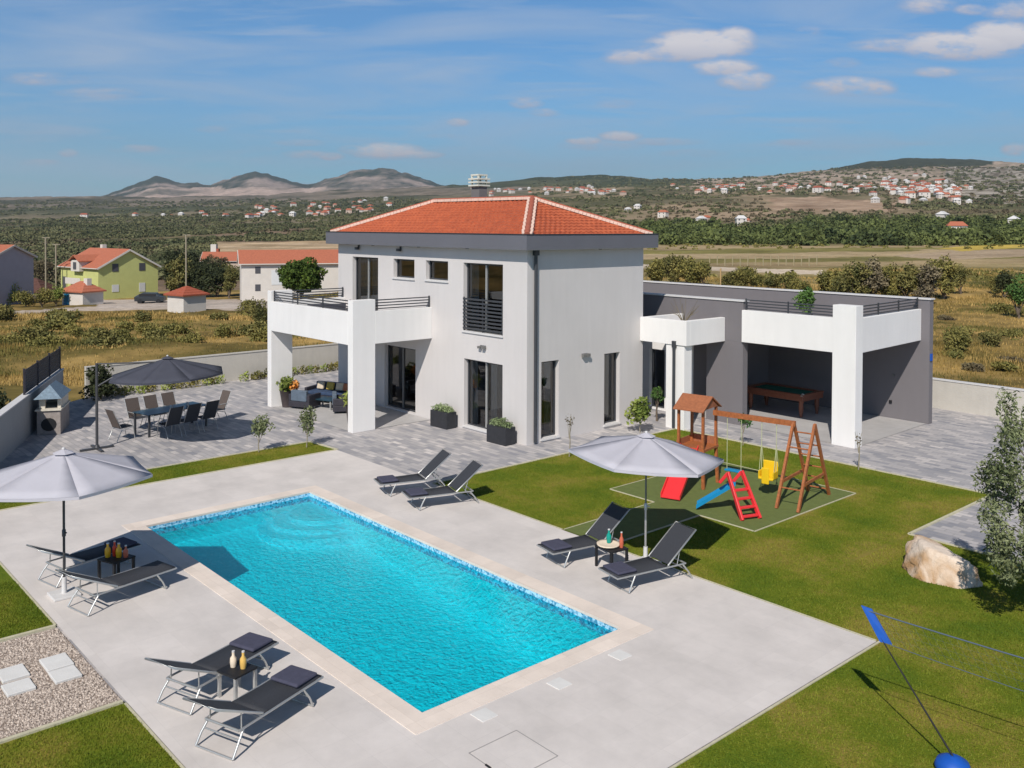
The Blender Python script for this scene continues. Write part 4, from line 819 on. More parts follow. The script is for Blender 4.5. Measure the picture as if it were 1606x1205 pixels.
for i, ((x, y), rz, lbl) in enumerate(spots):
    o = ch0 if i == 0 else copy_tree(ch0); p = D_ @ Vector((x, y, 0)); o.location = (-31.1+p.x, 12.05+p.y, 0); o.rotation_euler = (0, 0, dt_dir+rz); o['label'] = lbl
    if i >= 5:  # near backrests swapped to dark sling: umbrella shade put into the colour
        for c_ in o.children:
            if c_.name.startswith('backrest'): c_.data = c_.data.copy(); c_.data.materials[0] = M['sling']
for (x, y, lb_) in ((.15, -.1, 'small white candle holder near the middle of the dining table'), (.1, .55, 'white cup toward the right end of the dining table')):
    p = D_ @ Vector((x, y, 0)); o = MB().lathe([(.03, 0), (.05, .08), (.045, .13)], 10).build('table_cup', M['cap'], None, 0, (-31.1+p.x, 12.05+p.y, .746)); tag(o, lb_, 'cup')
# stone grill
gr = thing('garden_grill', 'stone garden fireplace with blue roof against the left wall', 'grill', (-33.2+.36, 8.30+.72, 0), math.atan2(wv.y, wv.x)-math.pi)   # local +x = back along wall toward camera
MB().box(-1.5, 0, -.72, .0, 0, .80).build('base', M['ovenstone'], gr, .01)
b = MB(); n = 14; pts = [(0, -.36+.24*math.cos(a), .34+.22*math.sin(a)) for a in [2*math.pi*k/n for k in range(n)]]; b.add([(.006, p[1], p[2]) for p in pts]+[(-.3, p[1], p[2]) for p in pts], [tuple(range(n))]+[(k, (k+1) % n, n+(k+1) % n, n+k) for k in range(n)]); b.build('opening', M['black'], gr)
MB().box(-1.55, .06, -.77, .03, .80, .85).build('worktop', M['stonetop'], gr, .006)
MB().box(-1.45, -.15, -.12, -.02, .85, 1.2).box(-1.45, -1.3, -.68, -.12, .85, 1.2).box(-.3, -.15, -.68, -.5, .85, 1.2).build('hood', M['stonetop'], gr)
MB().add([(-1.6, -.8, 1.2), (.1, -.8, 1.2), (.1, .05, 1.2), (-1.6, .05, 1.2), (-1.25, -.38, 1.62), (-.3, -.38, 1.62)], [(3, 2, 1, 0), (0, 1, 5, 4), (1, 2, 5), (2, 3, 4, 5), (3, 0, 4)]).build('roof', M['ovenblue'], gr)
# ================================================================ LOUNGE UNDER THE BALCONY
def sofa(label, loc, rz, L, m, grp='lounge seats under the balcony'):
    t = thing('garden_sofa', label, 'sofa', loc, rz, grp)
    MB().box(-L/2, L/2, -.38, .38, .08, .30).build('base', M['slat'], t, .02); MB().box(-L/2+.12, L/2-.12, -.38, .28, .305, .43).build('seat', m, t, .03)
    MB().box(-L/2+.12, L/2-.12, .24, .40, .31, .72).build('backrest', m, t, .03)
    for s in (-1, 1): MB().box(s*L/2-.11*(s > 0), s*L/2+.11*(s < 0), -.38, .38, .3, .56).build('armrest', M['slat'], t, .02)
    return t
so = sofa('long blue grey outdoor sofa at the back of the porch', (-31.9, 18.75, .012), R_(25), 2.1, M['sofa'])
for k, (dx, m) in enumerate(((-.6, 'towel'), (-.15, 'yellow'), (.3, 'towel'), (.65, 'copper'))):
    p = so.location+Matrix.Rotation(R_(25), 3, 'Z') @ Vector((dx, .1, .6)); o = MB().box(-.17, .17, -.06, .06, -.15, .15).build('throw_pillow', mat('pillow_'+m, {'towel': (.6, .5, .38), 'yellow': (.5, .36, .08), 'copper': (.45, .16, .08)}[m], .95, .1, 9), None, .04, p); o.rotation_euler = (R_(-15), 0, R_(25+dx*20))
    tag(o, ['cream pillow at the left end of the porch sofa', 'mustard pillow on the porch sofa beside the cream one', 'cream pillow right of centre on the porch sofa', 'rust pillow at the right end of the porch sofa'][k], 'pillow', 'pillows on the porch sofa')
sofa('blue grey armchair on the porch beside the planter, seen from its back', (-31.55, 17.35, .012), R_(205), .95, M['sofag']); sofa('blue grey armchair on the porch nearest the corner pier', (-30.0, 18.1, .012), R_(150), .95, M['sofag'])
ct = thing('coffee_table', 'low dark coffee table between the porch seats', 'table', (-30.95, 17.95, .012), R_(20)); MB().box(-.45, .45, -.3, .3, .33, .37).build('table_top', M['tblue'], ct, .005)
for x in (-.4, .4):
    for y in (-.25, .25): MB().box(x-.025, x+.025, y-.025, y+.025, 0, .33).build('leg', M['alu'], ct)
o = sofa('dark rattan seat on the upper balcony behind the railing', (-31.2, 18.1, 3.222), R_(60), 1.7, M['slat'], None); o.name = 'balcony_sofa'
o = sofa('small beige seat on the balcony against the house wall', (-30.6, 19.2, 3.222), R_(10), .7, M['ovenstone'], None); o.name = 'balcony_chair'
def pot_plant(label, loc, seed, flower=True, rb=.2, rt_=.30, h=.62):
    t = thing('potted_plant', label, 'potted plant', loc, 0, 'tall pots on the porch'); MB().lathe([(rb, 0), (rt_, h), (rt_+.02, h+.01), (rt_-.03, h), (.0, h-.05)], 18).build('pot', M['pot'], t)
    crown('foliage', [(0, 0, h+.25, .36, .36, .3), (-.2, .1, h+.15, .25, .25, .2), (.15, -.15, h+.35, .22, .22, .2)], 420, .085, M['leaf_fresh'], t, seed, .2, .35)
    if flower: crown('flower', [(.22, .16, h+.22, .2, .2, .17)], 130, .06, M['flower'], t, seed+1, .2, .8)
pot_plant('tapered brown pot with green and orange flowers by the left porch column', (-32.15, 16.95, .012), 71); pot_plant('tapered brown pot with green plant behind the right porch pier', (-28.0, 17.25, .012), 75, True, .15, .22, .62)
for (p, rz, lbl, sd) in (((-25.5, 19.38, 0), R_(2), 'black planter box of sage bushes left of the sliding door', 81), ((-22.4, 19.35, 0), R_(2), 'black planter box of sage bushes at the house corner', 85)):
    t = thing('planter_box', lbl, 'planter', p, rz, 'black planter boxes against the villa'); b = MB(); b.box(-.45, .45, -.22, .22, 0, .56)
    b.build('box', M['planter'], t, .008); s2 = MB()
    for k in range(8): s2.box(-.453, .453, -.223, -.2199, .03+k*.066, .075+k*.066)
    crown('foliage', [(-.25, 0, .63, .22, .2, .13), (.05, 0, .66, .24, .2, .15), (.3, 0, .62, .2, .18, .12)], 900, .035, leafm('leaf_sage', (.12, .16, .07), (.32, .38, .19)), t, sd, .3)
# planters on the roof terraces
t = thing('bare_shrub', 'bare branched shrub in a low pot on the white entrance canopy', 'potted plant', (-20.35, 26.1, 3.1)); MB().lathe([(.15, 0), (.22, .5)], 12).build('pot', M['pot'], t)
b = MB(); g = random.Random(3)
for k in range(16): a = g.uniform(0, 6.28); q = g.uniform(.15, .7); b.tube([(0, 0, .45), (math.cos(a)*q*.4, math.sin(a)*q*.4, .75), (math.cos(a)*q, math.sin(a)*q, .8+g.uniform(0, .6))], [.014, .01, .004], 5)
b.build('branch', M['leaf_plum'], t)
t = thing('potted_shrub', 'small dense green shrub on the garage roof terrace behind the railing', 'potted plant', (-18.9, 31.6, 3.2)); MB().lathe([(.2, 0), (.26, .45)], 12).build('pot', M['pot'], t); crown('foliage', [(0, 0, .95, .38, .38, .42), (.1, 0, 1.25, .25, .25, .25)], 900, .06, M['leaf_green'], t, 5, .3)
# ================================================================ PLAYGROUND
tw = thing('play_tower', 'wooden play tower with gabled roof, swing beam and climbing ladder', 'play set', (-15.35, 20.30, .02), R_(10))
for i, (x, y) in enumerate(((-.36, -.38), (.36, -.38), (.36, .38), (-.36, .38))): MB().bar((x*1.12, y*1.12, 0), (x, y, 1.05), .075, .075).bar((x, y, 1.0), (x, y, 2.1), .065, .065).build('post', M['wood'], tw)
MB().box(-.42, .42, -.44, .44, .98, 1.04).build('platform', M['wood'], tw)
MB().box(-.40, .40, .405, .43, 1.04, 1.25).box(-.42, -.395, -.40, .40, 1.04, 1.2).build('guard_panel', M['woodr'], tw)
rfm = MB(); 
for s in (-1, 1): rfm.hexa([(-.45, s*.55, 2.05), (.45, s*.55, 2.05), (.45, 0, 2.38), (-.45, 0, 2.38)], [(-.45, s*.55, 2.08), (.45, s*.55, 2.08), (.45, 0, 2.415), (-.45, 0, 2.415)])
rfm.build('roof', M['woodr'], tw)
for gx_ in (-.4, .4): MB().add([(gx_-.008, -.42, 2.1), (gx_-.008, .42, 2.1), (gx_-.008, 0, 2.34), (gx_+.008, -.42, 2.1), (gx_+.008, .42, 2.1), (gx_+.008, 0, 2.34)], [(0, 1, 2), (5, 4, 3), (0, 3, 4, 1), (1, 4, 5, 2), (2, 5, 3, 0)]).build('gable', M['woodr'], tw)
bx1 = 2.65; MB().bar((.38, .2, 1.95), (bx1, .2, 1.95), .09, .13).build('swing_beam', M['wood'], tw)
lad = MB()
for x in (bx1-.05, bx1+.5):
    lad.bar((x, .2, 2.0), (x-.03, -.78, 0), .06, .085); lad.bar((x, .2, 2.0), (x+.02, 1.22, 0), .06, .085); lad.bar((x, -.48, .62), (x, .88, .62), .04, .07)
for k in range(6): t_ = .14+k*.155; lad.tube([(bx1-.05, .2+1.0*t_, 2.0*(1-t_)), (bx1+.5, .2+1.0*t_, 2.0*(1-t_))], .020, 7)
for k in (1, 4): t_ = .14+k*.155; lad.tube([(bx1-.05, .2-.98*t_, 2.0*(1-t_)), (bx1+.5, .2-.98*t_, 2.0*(1-t_))], .020, 7)
lad.build('climbing_ladder', M['wood'], tw)
def slide_mesh(P0, P1, w, n=10, lip=.09, th=.02, flare=.35):
    P0 = Vector(P0); P1 = Vector(P1); d = P1-P0; s = Vector((d.y, -d.x, 0)).normalized(); b = MB(); rows = []
    for i in range(n+1):
        t_ = i/n; p = P0+Vector((d.x, d.y, 0))*t_; p.z = P0.z+(P1.z-P0.z)*(1-(1-t_)**1.0)*1.0; 
        if t_ > .85: p.z = max(p.z, P1.z)
        prof = [(-w/2, lip), (-w/2+.02, lip), (-w/2+.03, 0), (w/2-.03, 0), (w/2-.02, lip), (w/2, lip), (w/2, -th), (-w/2, -th)]
        rows.append([p+s*a+Vector((0, 0, h)) for a, h in prof])
    k = 8; v = [q for r in rows for q in r]; b.add(v, [(i*k+j, i*k+(j+1) % k, (i+1)*k+(j+1) % k, (i+1)*k+j) for i in range(n) for j in range(k)]); b.add(rows[-1], [tuple(range(k))]); b.add(rows[0], [tuple(reversed(range(k)))]); return b
slide_mesh((-.02, -.42, 1.05), (.20, -1.85, .06), .52).build('slide', M['red'], tw)
MB().bar((-.5, -.5, 0), (-.38, -.1, 1.0), .06, .08).build('brace', M['wood'], tw)
def swing(label, x, m, kind):
    p = tw.matrix_world; base = Vector((-15.35, 20.30, .02))+Matrix.Rotation(R_(10), 3, 'Z') @ Vector((x, .2, 0)); t = thing('swing_seat', label, 'swing', (base.x, base.y, .47), R_(10), 'swings hanging from the beam')
    r = MB()
    for s in (-1, 1):
        r.tube([(s*.2, 0, .05), (s*.2, 0, 1.42)], .009, 5)
        if kind == 'bucket': r.tube([(s*.2, .14, .3), (s*.2, 0, .9)], .008, 5).tube([(s*.2, -.14, .2), (s*.2, 0, .9)], .008, 5)
    r.build('rope', M['rope'], t)
    if kind == 'flat': MB().box(-.24, .24, -.09, .09, 0, .05).build('seat', m, t, .015)
    else:
        MB().box(-.2, .2, -.22, .12, -.02, .04).box(-.2, .2, .10, .15, .0, .42).box(-.21, -.17, -.2, .12, .0, .2).box(.17, .21, -.2, .12, .0, .2).box(-.1, .1, -.24, -.19, -.12, .3).build('seat', m, t, .02)
swing('flat blue plastic swing seat hanging from the wooden beam', .98, M['blue'], 'flat'); swing('yellow bucket swing seat hanging beside the ladder', 1.95, M['yellow'], 'bucket')
ps = thing('toddler_slide', 'small plastic slide with blue chute and red ladder on the play turf', 'slide', (-13.2, 18.9, .02))
slide_mesh((0, .1, .70), (-.78, -.42, .06), .34, 8, .08).build('chute', M['blue'], ps)
lb2 = MB(); A = Vector((.03, .12, 0)); dirn = Vector((.84, -.0, 0)); sd = Vector((.28, .42, 0)).normalized()*.19
top = Vector((-.02, .08, .98)); bot = Vector((.62, -.15, 0)); sdv = Vector((.35, .94, 0)).normalized()*.20
for s in (-1, 1): lb2.bar(top+sdv*s, bot+sdv*1.25*s, .06, .11); lb2.bar(top+sdv*s+Vector((.0, 0, -.02)), Vector((-.2, 0, .70))+sdv*s, .05, .08)
for k in range(4): t_ = .38+k*.18; p = top.lerp(bot, t_); lb2.bar(p-sdv*1.1, p+sdv*1.1, .10, .05)
lb2.build('ladder', M['red'], ps, .012)
# ================================================================ NET, ROCK
vb = thing('volleyball_net', 'blue sports net on a leaning thin pole at the lower right', 'net', (-5.02, 12.02, .01))
MB().lathe([(.0, -.0), (.20, .01), (.22, .07), (.19, .14), (.10, .19), (.04, .21)], 18).build('base', M['vblue'], vb, .0)
tip = Vector((-6.26+5.02, 12.05-12.02, 1.70)); 
MB().tube([(0, 0, .2), tip*.5+Vector((-.02, 0, .12)), tip], [.014, .011, .008], 7).build('pole', M['black'], vb)
p2 = tip*.76+Vector((0, 0, .05)); MB().hexa([tip+Vector((-.03, -.02, .05)), tip+Vector((.10, .02, .03)), tip+Vector((.10, .035, .03)), tip+Vector((-.03, .0, .05))], [p2+Vector((-.05, -.02, 0)), p2+Vector((.10, .02, 0)), p2+Vector((.10, .035, 0)), p2+Vector((-.05, .0, 0))]).build('pole_sleeve', M['vblue'], vb)
far = Vector((5.2, .9, 1.62)); far2 = far-Vector((0, 0, .42)); nt = MB()
def sag(a, b, t_, s): p = a.lerp(b, t_); p.z -= s*4*t_*(1-t_); return p
nt.tube([sag(tip, far, k/12, .05) for k in range(13)], .010, 6).tube([sag(p2, far2, k/12, .08) for k in range(13)], .005, 5); nt.build('net_tape', M['vstrap'], vb)
nn = MB()
for k in range(1, 60): t_ = k/60; nn.tube([sag(tip, far, t_, .05), sag(p2, far2, t_, .08)], .0010, 3, False)
for j in (.25, .5, .75): nn.tube([sag(tip.lerp(p2, j), far.lerp(far2, j), k/12, .06) for k in range(13)], .0010, 3, False)
nn.build('net_mesh', M['vstrap'], vb)
import bmesh
bmm = bmesh.new(); bmesh.ops.create_icosphere(bmm, subdivisions=5, radius=1)
from mathutils import noise as mn
for v in bmm.verts:
    c = v.co.copy(); d = mn.fractal(c*1.4+Vector((3, 1, 5)), 1, 2, 5)*.32+abs(mn.noise(c*3.0))*.16; c *= (1+d); c.x *= .86; c.y *= .50; c.z *= .48; c.z += .25+.10*c.x*-1
    # facet cuts
    for nrm, off in ((Vector((-.6, -.7, .45)).normalized(), .42), (Vector((.2, -.9, .5)).normalized(), .40), (Vector((0, .1, 1)), .60), (Vector((.8, -.4, .5)).normalized(), .66)):
        k = c.dot(nrm)-off
        if k > 0: c -= nrm*k*.85
    v.co = c
me = bpy.data.meshes.new('boulder'); bmm.to_mesh(me); bmm.free(); me.materials.append(rock_mat())
for p in me.polygons: p.use_smooth = True
o = bpy.data.objects.new('boulder', me); C.objects.link(o); o.location = (-8.15, 18.52, -.02); o.rotation_euler = (0, R_(9), R_(-4)); o.scale = (.96, .96, .96); tag(o, 'large cream and ochre boulder on the lawn below the olive tree', 'boulder')
# ================================================================ GARDEN PLANTS
def sapling(label, loc, h, r, m, seed, n, size, trunk=.45, grp='saplings planted in the lawn', stake=False, flat=1.0):
    t = tree('sapling', label, 'young tree', loc, h, r, m, seed, n, size, trunk, grp, tm='trunkp', flat=flat, trunk_r=.018)
    return t
sapling('round silver olive sapling left of its twin on the grass strip', (-26.3, 12.9, 0), 1.15, .42, M['leaf_olive'], 101, 700, .045, .35)
sapling('upright silver olive sapling near the end of the grass strip', (-25.9, 14.3, 0), 1.25, .36, M['leaf_olive'], 103, 600, .05, .42, flat=1.4)
sapling('spindly leafless sapling on the lawn beside the villa corner', (-19.7, 19.75, 0), 1.35, .22, M['leaf_brown'], 105, 40, .04, .55)
sapling('bright green leafy citrus sapling above the grey umbrella', (-20.45, 23.9, 0), 1.2, .50, M['leaf_fresh'], 107, 800, .075, .3)
sapling('small green sapling behind the swing beam by the paving', (-17.1, 25.0, 0), 1.0, .26, M['leaf_green'], 109, 160, .06, .55)
sapling('thin bare sapling in front of the white garage pillar', (-13.2, 25.0, 0), 1.1, .16, M['leaf_brown'], 111, 30, .035, .6)
t = tree('round_shrub', 'small round dark shrub in a pot beside the entrance door', 'shrub', (-21.25, 25.75, 0), 1.25, .34, M['leaf_green'], 113, 700, .04, .5)
# olive tree at the right edge
ot = thing('olive_tree', 'silver leaved olive tree at the right edge of the lawn', 'tree', (-5.22, 17.88, 0)); g = random.Random(9); b = MB()
b.tube([(.1, 0, -.1), (.05, 0, .5), (-.1, .1, 1.0)], [.13, .10, .08], 9); blobs = []
for k in range(22):
    a = g.uniform(0, 6.28); q = g.uniform(.35, 1.35); zz = g.uniform(1.1, 3.6); e = Vector((math.cos(a)*q, math.sin(a)*q, zz)); b.tube([(-.1, .1, .95), e*.5+Vector((0, 0, .5)), e], [.045, .025, .008], 6)
    for j in range(3): w = e+Vector((g.uniform(-.3, .3), g.uniform(-.3, .3), g.uniform(-.3, .45))); blobs.append((w.x, w.y, w.z, g.uniform(.12, .24), g.uniform(.12, .24), g.uniform(.16, .34))); b.tube([e*.9, w], [.012, .005], 4)
for (x, y, z) in ((-1.05, -.95, 1.6), (-1.25, -.6, 1.3), (-.9, -1.1, 1.2), (-1.15, -.7, 2.3), (-.8, -1.0, 2.7), (-.7, -.6, 1.9), (-.5, -1.2, 1.7), (-1.2, -1.05, 2.0), (-1.0, -1.2, 2.9), (-1.3, -.9, 2.6), (-.9, -1.1, 3.4), (-.6, -.9, 3.7)): blobs.append((x, y, z, .24, .24, .36)); b.tube([(-.1, .1, .95), (x*.5, y*.5, z*.75), (x, y, z)], [.03, .018, .006], 5)
b.build('trunk', M['trunk'], ot); crown('crown', blobs, 27000, .042, M['leaf_olive'], ot, 77, .1, .38)
# dark hedge clump in the wall corner and the planting bed along the rear wall
t = tree('dark_bush', 'tall dark evergreen bush in the corner where the garden walls meet', 'bush', (-38.25, 12.0, 0), 1.45, .75, M['leaf_dark'], 121, 2200, .07, .1)
for i, (x, y, hh, rr) in enumerate(((-32.9, 7.0, 1.75, .75), (-31.6, 6.5, 1.6, .6), (-34.6, 7.3, 1.5, .8))):
    tree('dark_bush', 'dark brownish bush outside the left garden wall in front of the slatted fence', 'bush', (x, y, 0), hh, rr, M['leaf_dark'], 160+i, 1500, .06, .1, 'dark bushes outside the left wall')
g = random.Random(5); k = 0
for i in range(34):
    y = 12.9+i*.36+g.uniform(-.1, .1)
    if 17.6 < y < 18.0: continue
    r_ = g.uniform(.18, .3); t = thing('bed_plant', 'low leafy green plant in the bed along the rear wall', 'plant', (-38.75+g.uniform(-.12, .12), y, 0), 0, 'low plants in the bed along the rear wall')
    crown('foliage', [(0, 0, .16, r_, r_, .2), (.05, .08, .28, r_*.6, r_*.6, .14)], 90, .06, M['leaf_fresh'] if g.random() < .55 else M['leaf_bush'], t, 300+i, .3)
# ================================================================ NEAR BACKGROUND HOUSES
def yawed(o, deg): o.rotation_euler = (0, 0, R_(deg))
VIEW = math.degrees(YAW)   # turning an object by VIEW makes its local +x point right across the picture
def gable_house(name, label, u, v, w, d, he, hr, wm, rm, yaw, wins=(), chim=None, overhang=.35, grp=None, hip_=False):
    p, D = T(u, v); t = thing(name, label, 'house', p, R_(VIEW+yaw), grp); b = MB()
    if hip_: b.box(-w/2, w/2, -d/2, d/2, -.8, he)
    else: b.add([(-w/2, -d/2, -.8), (w/2, -d/2, -.8), (w/2, d/2, -.8), (-w/2, d/2, -.8), (-w/2, -d/2, he), (w/2, -d/2, he), (w/2, d/2, he), (-w/2, d/2, he), (-w/2, 0, hr-.1), (w/2, 0, hr-.1)], [(0, 1, 5, 4), (2, 3, 7, 6), (1, 2, 6, 9, 5), (3, 0, 4, 8, 7)])
    b.build('wall', wm, t); r = MB(); o_ = overhang
    if hip_: hip(r, -w/2-o_, w/2+o_, -d/2-o_, d/2+o_, he, hr, 4, False); r.box(-w/2-o_, w/2+o_, -d/2-o_, d/2+o_, he-.12, he-.001)
    else:
        for s in (-1, 1):
            sl_ = (hr-he)/(d/2); a = [(-w/2-o_, s*(d/2+o_), he-o_*sl_), (w/2+o_, s*(d/2+o_), he-o_*sl_), (w/2+o_, 0, hr), (-w/2-o_, 0, hr)]; r.hexa(a, [(x, y, z+.14) for x, y, z in a])
    ro_ = r.build('roof', rm, t)
    if not hip_:
        vb_ = MB()
        for sx in (-1, 1):
            for s in (-1, 1): sl_ = (hr-he)/(d/2); x = sx*(w/2+o_+.02); vb_.bar((x, s*(d/2+o_), he-o_*sl_-.02), (x, 0, hr-.02), .10, .26)
        for s in (-1, 1): vb_.bar((-w/2-o_, s*(d/2+o_+.06), he-o_*(hr-he)/(d/2)+.02), (w/2+o_, s*(d/2+o_+.06), he-o_*(hr-he)/(d/2)+.02), .12, .12)
        vb_.build('verge_board', M['farwhite'], ro_)
    if chim: x, y, h = chim; MB().box(x-.35, x+.35, y-.35, y+.35, hr-1.5, hr+h).build('chimney', M['farwhite'], ro_)
    for (face, a, z0, ww, hh, m) in wins:
        q = MB(); e = .05
        if face == 'f': q.box(a-ww/2, a+ww/2, -d/2-e, -d/2+e, z0, z0+hh)
        else: q.box(w/2-e, w/2+e, a-ww/2, a+ww/2, z0, z0+hh)
        fr = q.build('window', m, t)
    return t
# lime house: local x runs to the right; gable faces right-front
W = M['farwin']; SH = M['shutter']
lh = gable_house('gabled_house', 'lime green gabled house with orange roof beyond the field', 172, 466, 11.5, 9.8, 5.0, 7.6, M['lime'], M['rooftile'], -38, [('s', -2.2, 4.3, 1.0, 1.2, W), ('s', 2.2, 4.3, 1.0, 1.2, W), ('s', -2.2, 1.2, 1.1, 1.1, SH), ('s', 2.2, 1.0, 1.0, 1.4, SH), ('f', -4.6, 1.5, .9, 1.8, W), ('f', 0, 1.6, 1.0, 1.2, W), ('f', 2.0, 1.2, .7, 1.3, M['leaf_dark'])], (-2.6, .4, .7))
MB().box(-1.2, 1.4, -5.6, -2.5, 4.3, 6.0).build('dormer_wall', M['farwhite'], lh)
dr = MB()
for s in (-1, 1): dr.hexa([(.1+s*1.6, -5.9, 5.8), (.1, -5.9, 6.7), (.1, -1.6, 6.7), (.1+s*1.6, -1.6, 5.8)], [(.1+s*1.6, -5.9, 5.92), (.1, -5.9, 6.82), (.1, -1.6, 6.82), (.1+s*1.6, -1.6, 5.92)])
dr.build('dormer_roof', M['rooftile'], lh); MB().box(-.4, .5, -5.66, -5.58, 4.6, 5.7).build('dormer_window', W, lh)
MB().box(-2.2, 2.4, -6.0, -4.9, 2.35, 2.55).box(-2.2, 2.4, -6.0, -5.92, 2.55, 3.3).build('balcony', M['farwhite'], lh)
gable_house('gabled_house', 'pale grey house with long orange roof behind the balcony', 455, 466, 13.5, 7.5, 5.0, 6.6, M['farwhite'], M['rooftile'], 18, [('f', -4.6, 3.6, .7, .9, W), ('f', -4.6, 1.2, .7, .9, W), ('f', -2.0, 2.0, 1.6, 2.0, SH)], None)
gable_house('gabled_house', 'orange roofed house mostly hidden by trees, with a tall white chimney', 372, 428, 16, 9, 3.2, 5.2, M['farpink'], M['rooftile'], 10, (), None)
p, D = T(336, 428); t = thing('chimney_stack', 'tall white chimney stack rising over the hidden orange roof', 'chimney', p, R_(VIEW)); MB().box(-.7, .7, -.7, .7, -.5, 7.3).build('stack', M['farwhite'], t); MB().box(.2, 1.3, -.6, .6, 3.8, 6.2).build('flue', M['rooftiled'], t)
gable_house('gabled_house', 'lilac grey house with orange roof cut by the left picture edge', -14, 478, 6.5, 9, 6.6, 8.2, M['lilac'], M['rooftile'], -8, (), None)
gable_house('utility_shed', 'tiny white shed with red pyramid roof at the field edge', 293, 490, 2.9, 2.9, 2.05, 2.95, M['farwhite'], M['rooftiled'], -35, (), None, .3, None, True)
gable_house('utility_shed', 'small white hut with orange roof and blue door before the lime house', 130, 478, 4.2, 3.2, 1.9, 3.2, M['farwhite'], M['rooftile'], -28, [('f', -1.2, -.4, 1.0, 1.9, M['blue'])], (1.0, 0, .4), .3, None, True)
gable_house('thatched_shed', 'dark brown roofed shelter among bushes left of the lime house', 46, 468, 7.5, 5, 1.2, 3.2, M['pot'], mat('brown_roof', (.10, .045, .035), .9, .2, 3), -5, (), None, .3, None, True)
p, D = T(236, 476); car = thing('parked_car', 'dark parked car in the yard of the lime green house', 'car', p, R_(VIEW+8))
MB().add([(-1.9, -.8, .35), (1.9, -.8, .35), (1.95, -.8, .85), (1.3, -.78, 1.0), (.8, -.7, 1.45), (-.9, -.7, 1.5), (-1.7, -.76, 1.1), (-1.95, -.8, .9)]+[(x, -y, z) for x, y, z in ((-1.9, -.8, .35), (1.9, -.8, .35), (1.95, -.8, .85), (1.3, -.78, 1.0), (.8, -.7, 1.45), (-.9, -.7, 1.5), (-1.7, -.76, 1.1), (-1.95, -.8, .9))], [tuple(range(8)), tuple(reversed(range(8, 16)))]+[(i, 8+i, 8+(i+1) % 8, (i+1) % 8) for i in range(8)]).build('body', M['carpaint'], car)
MB().box(-1.3, .85, -.82, -.70, 1.03, 1.35).build('window', M['black'], car)
for x in (-1.2, 1.2):
    for y in (-.78, .78): MB().tube([(x, y-.08, .32), (x, y+.08, .32)], .32, 12).build('wheel', M['black'], car)
# yard wall, poles
for (u, v, h, lbl) in ((72, 470, 9.5, 'tall thin street lamp at the far left of the plain'), (88, 468, 8.5, 'slim pale pole just left of the lime green house'), (292, 468, 9.6, 'slim pale utility pole behind the red roofed shed'), (1130, 452, 2.2, 'short ochre post beyond the annex roof')):
    p, D = T(u, v); t = thing('utility_pole', lbl, 'pole', p, R_(VIEW)); MB().tube([(0, 0, -.5), (0, 0, h)], .12 if u < 1000 else .09, 8).build('pole', M['trunkp'] if u < 1000 else mat('ochre_post', (.45, .30, .14), .8), t)
    if u < 1000: MB().box(-.5, .7, -.08, .08, h-.12, h).build('arm', M['trunkp'], t)
# vineyard posts on the right
for i in range(15):
    u = 1113+i*12; p, D = T(u, 417+rnd.uniform(-.8, .8)); o = MB().box(-.07, .07, -.07, .07, -.3, 1.7).build('field_post', mat('post_pale', (.36, .30, .18), .9), None, 0, p); tag(o, 'pale wooden post in the row across the dry field on the right', 'post', 'posts in a row across the right field')
# ================================================================ TREES AND BUSHES, NEAR BACKGROUND
def bush(u, v, hpx, wpx, m, label, grp, seed, name='bush', n=900, trunk=.12):
    p, D = T(u, v); h = hpx*D/F*1.08; r = wpx*D/F/2*1.12; lf = max(.07, r*.085); n = int(n*1.9); return tree(name, label, 'bush' if trunk < .3 else 'tree', p-Vector((0, 0, .1)), h, r, M[m], seed, n, lf, trunk, grp, flat=.85)
g = random.Random(21)
for i in range(26):
    u = g.uniform(-10, 415); v = g.uniform(500, 552); w = g.uniform(26, 60)
    bush(u, v, w*g.uniform(.28, .5), w, g.choice(['leaf_bush', 'leaf_scrub', 'leaf_bush']), 'low straggly bush in the dry field beyond the rear wall', 'bushes in the dry field beyond the rear wall', 730+i, n=600, trunk=.02)
for i in range(14):
    u = g.uniform(1475, 1600); v = g.uniform(490, 590); w = g.uniform(18, 46)
    bush(u, v, w*g.uniform(.25, .45), w, g.choice(['leaf_bush', 'leaf_brown', 'leaf_bush']), 'low tuft of weeds in the golden field right of the garage', 'weed tufts in the golden field', 770+i, n=500, trunk=.02)
rows = [(1030, 447, 40, 34), (1052, 446, 44, 40), (1078, 447, 42, 42), (1103, 448, 36, 34), (1150, 452, 26, 34), (1168, 452, 32, 34), (1188, 450, 20, 26), (1210, 455, 22, 30), (1240, 462, 34, 34), (1262, 464, 22, 28), (1305, 470, 46, 44), (1335, 474, 60, 52), (1368, 474, 66, 50), (1398, 474, 58, 44), (1424, 476, 60, 48), (1452, 478, 62, 46), (1480, 470, 66, 48), (1505, 462, 44, 30)]
for i, (u, v, h, w) in enumerate(rows):
    left = u < 1280; m = ['leaf_bush', 'leaf_scrub', 'leaf_bush'][i % 3] if left else ['leaf_plum', 'leaf_bush', 'leaf_scrub'][i % 3]
    bush(u, v, h, w, m, 'olive green bush in the low row just beyond the flat annex roof' if left else 'tall olive and grey bush in the thicket behind the garage corner', 'bushes beyond the flat annex roof' if left else 'thicket behind the garage corner', 500+i, n=1500)
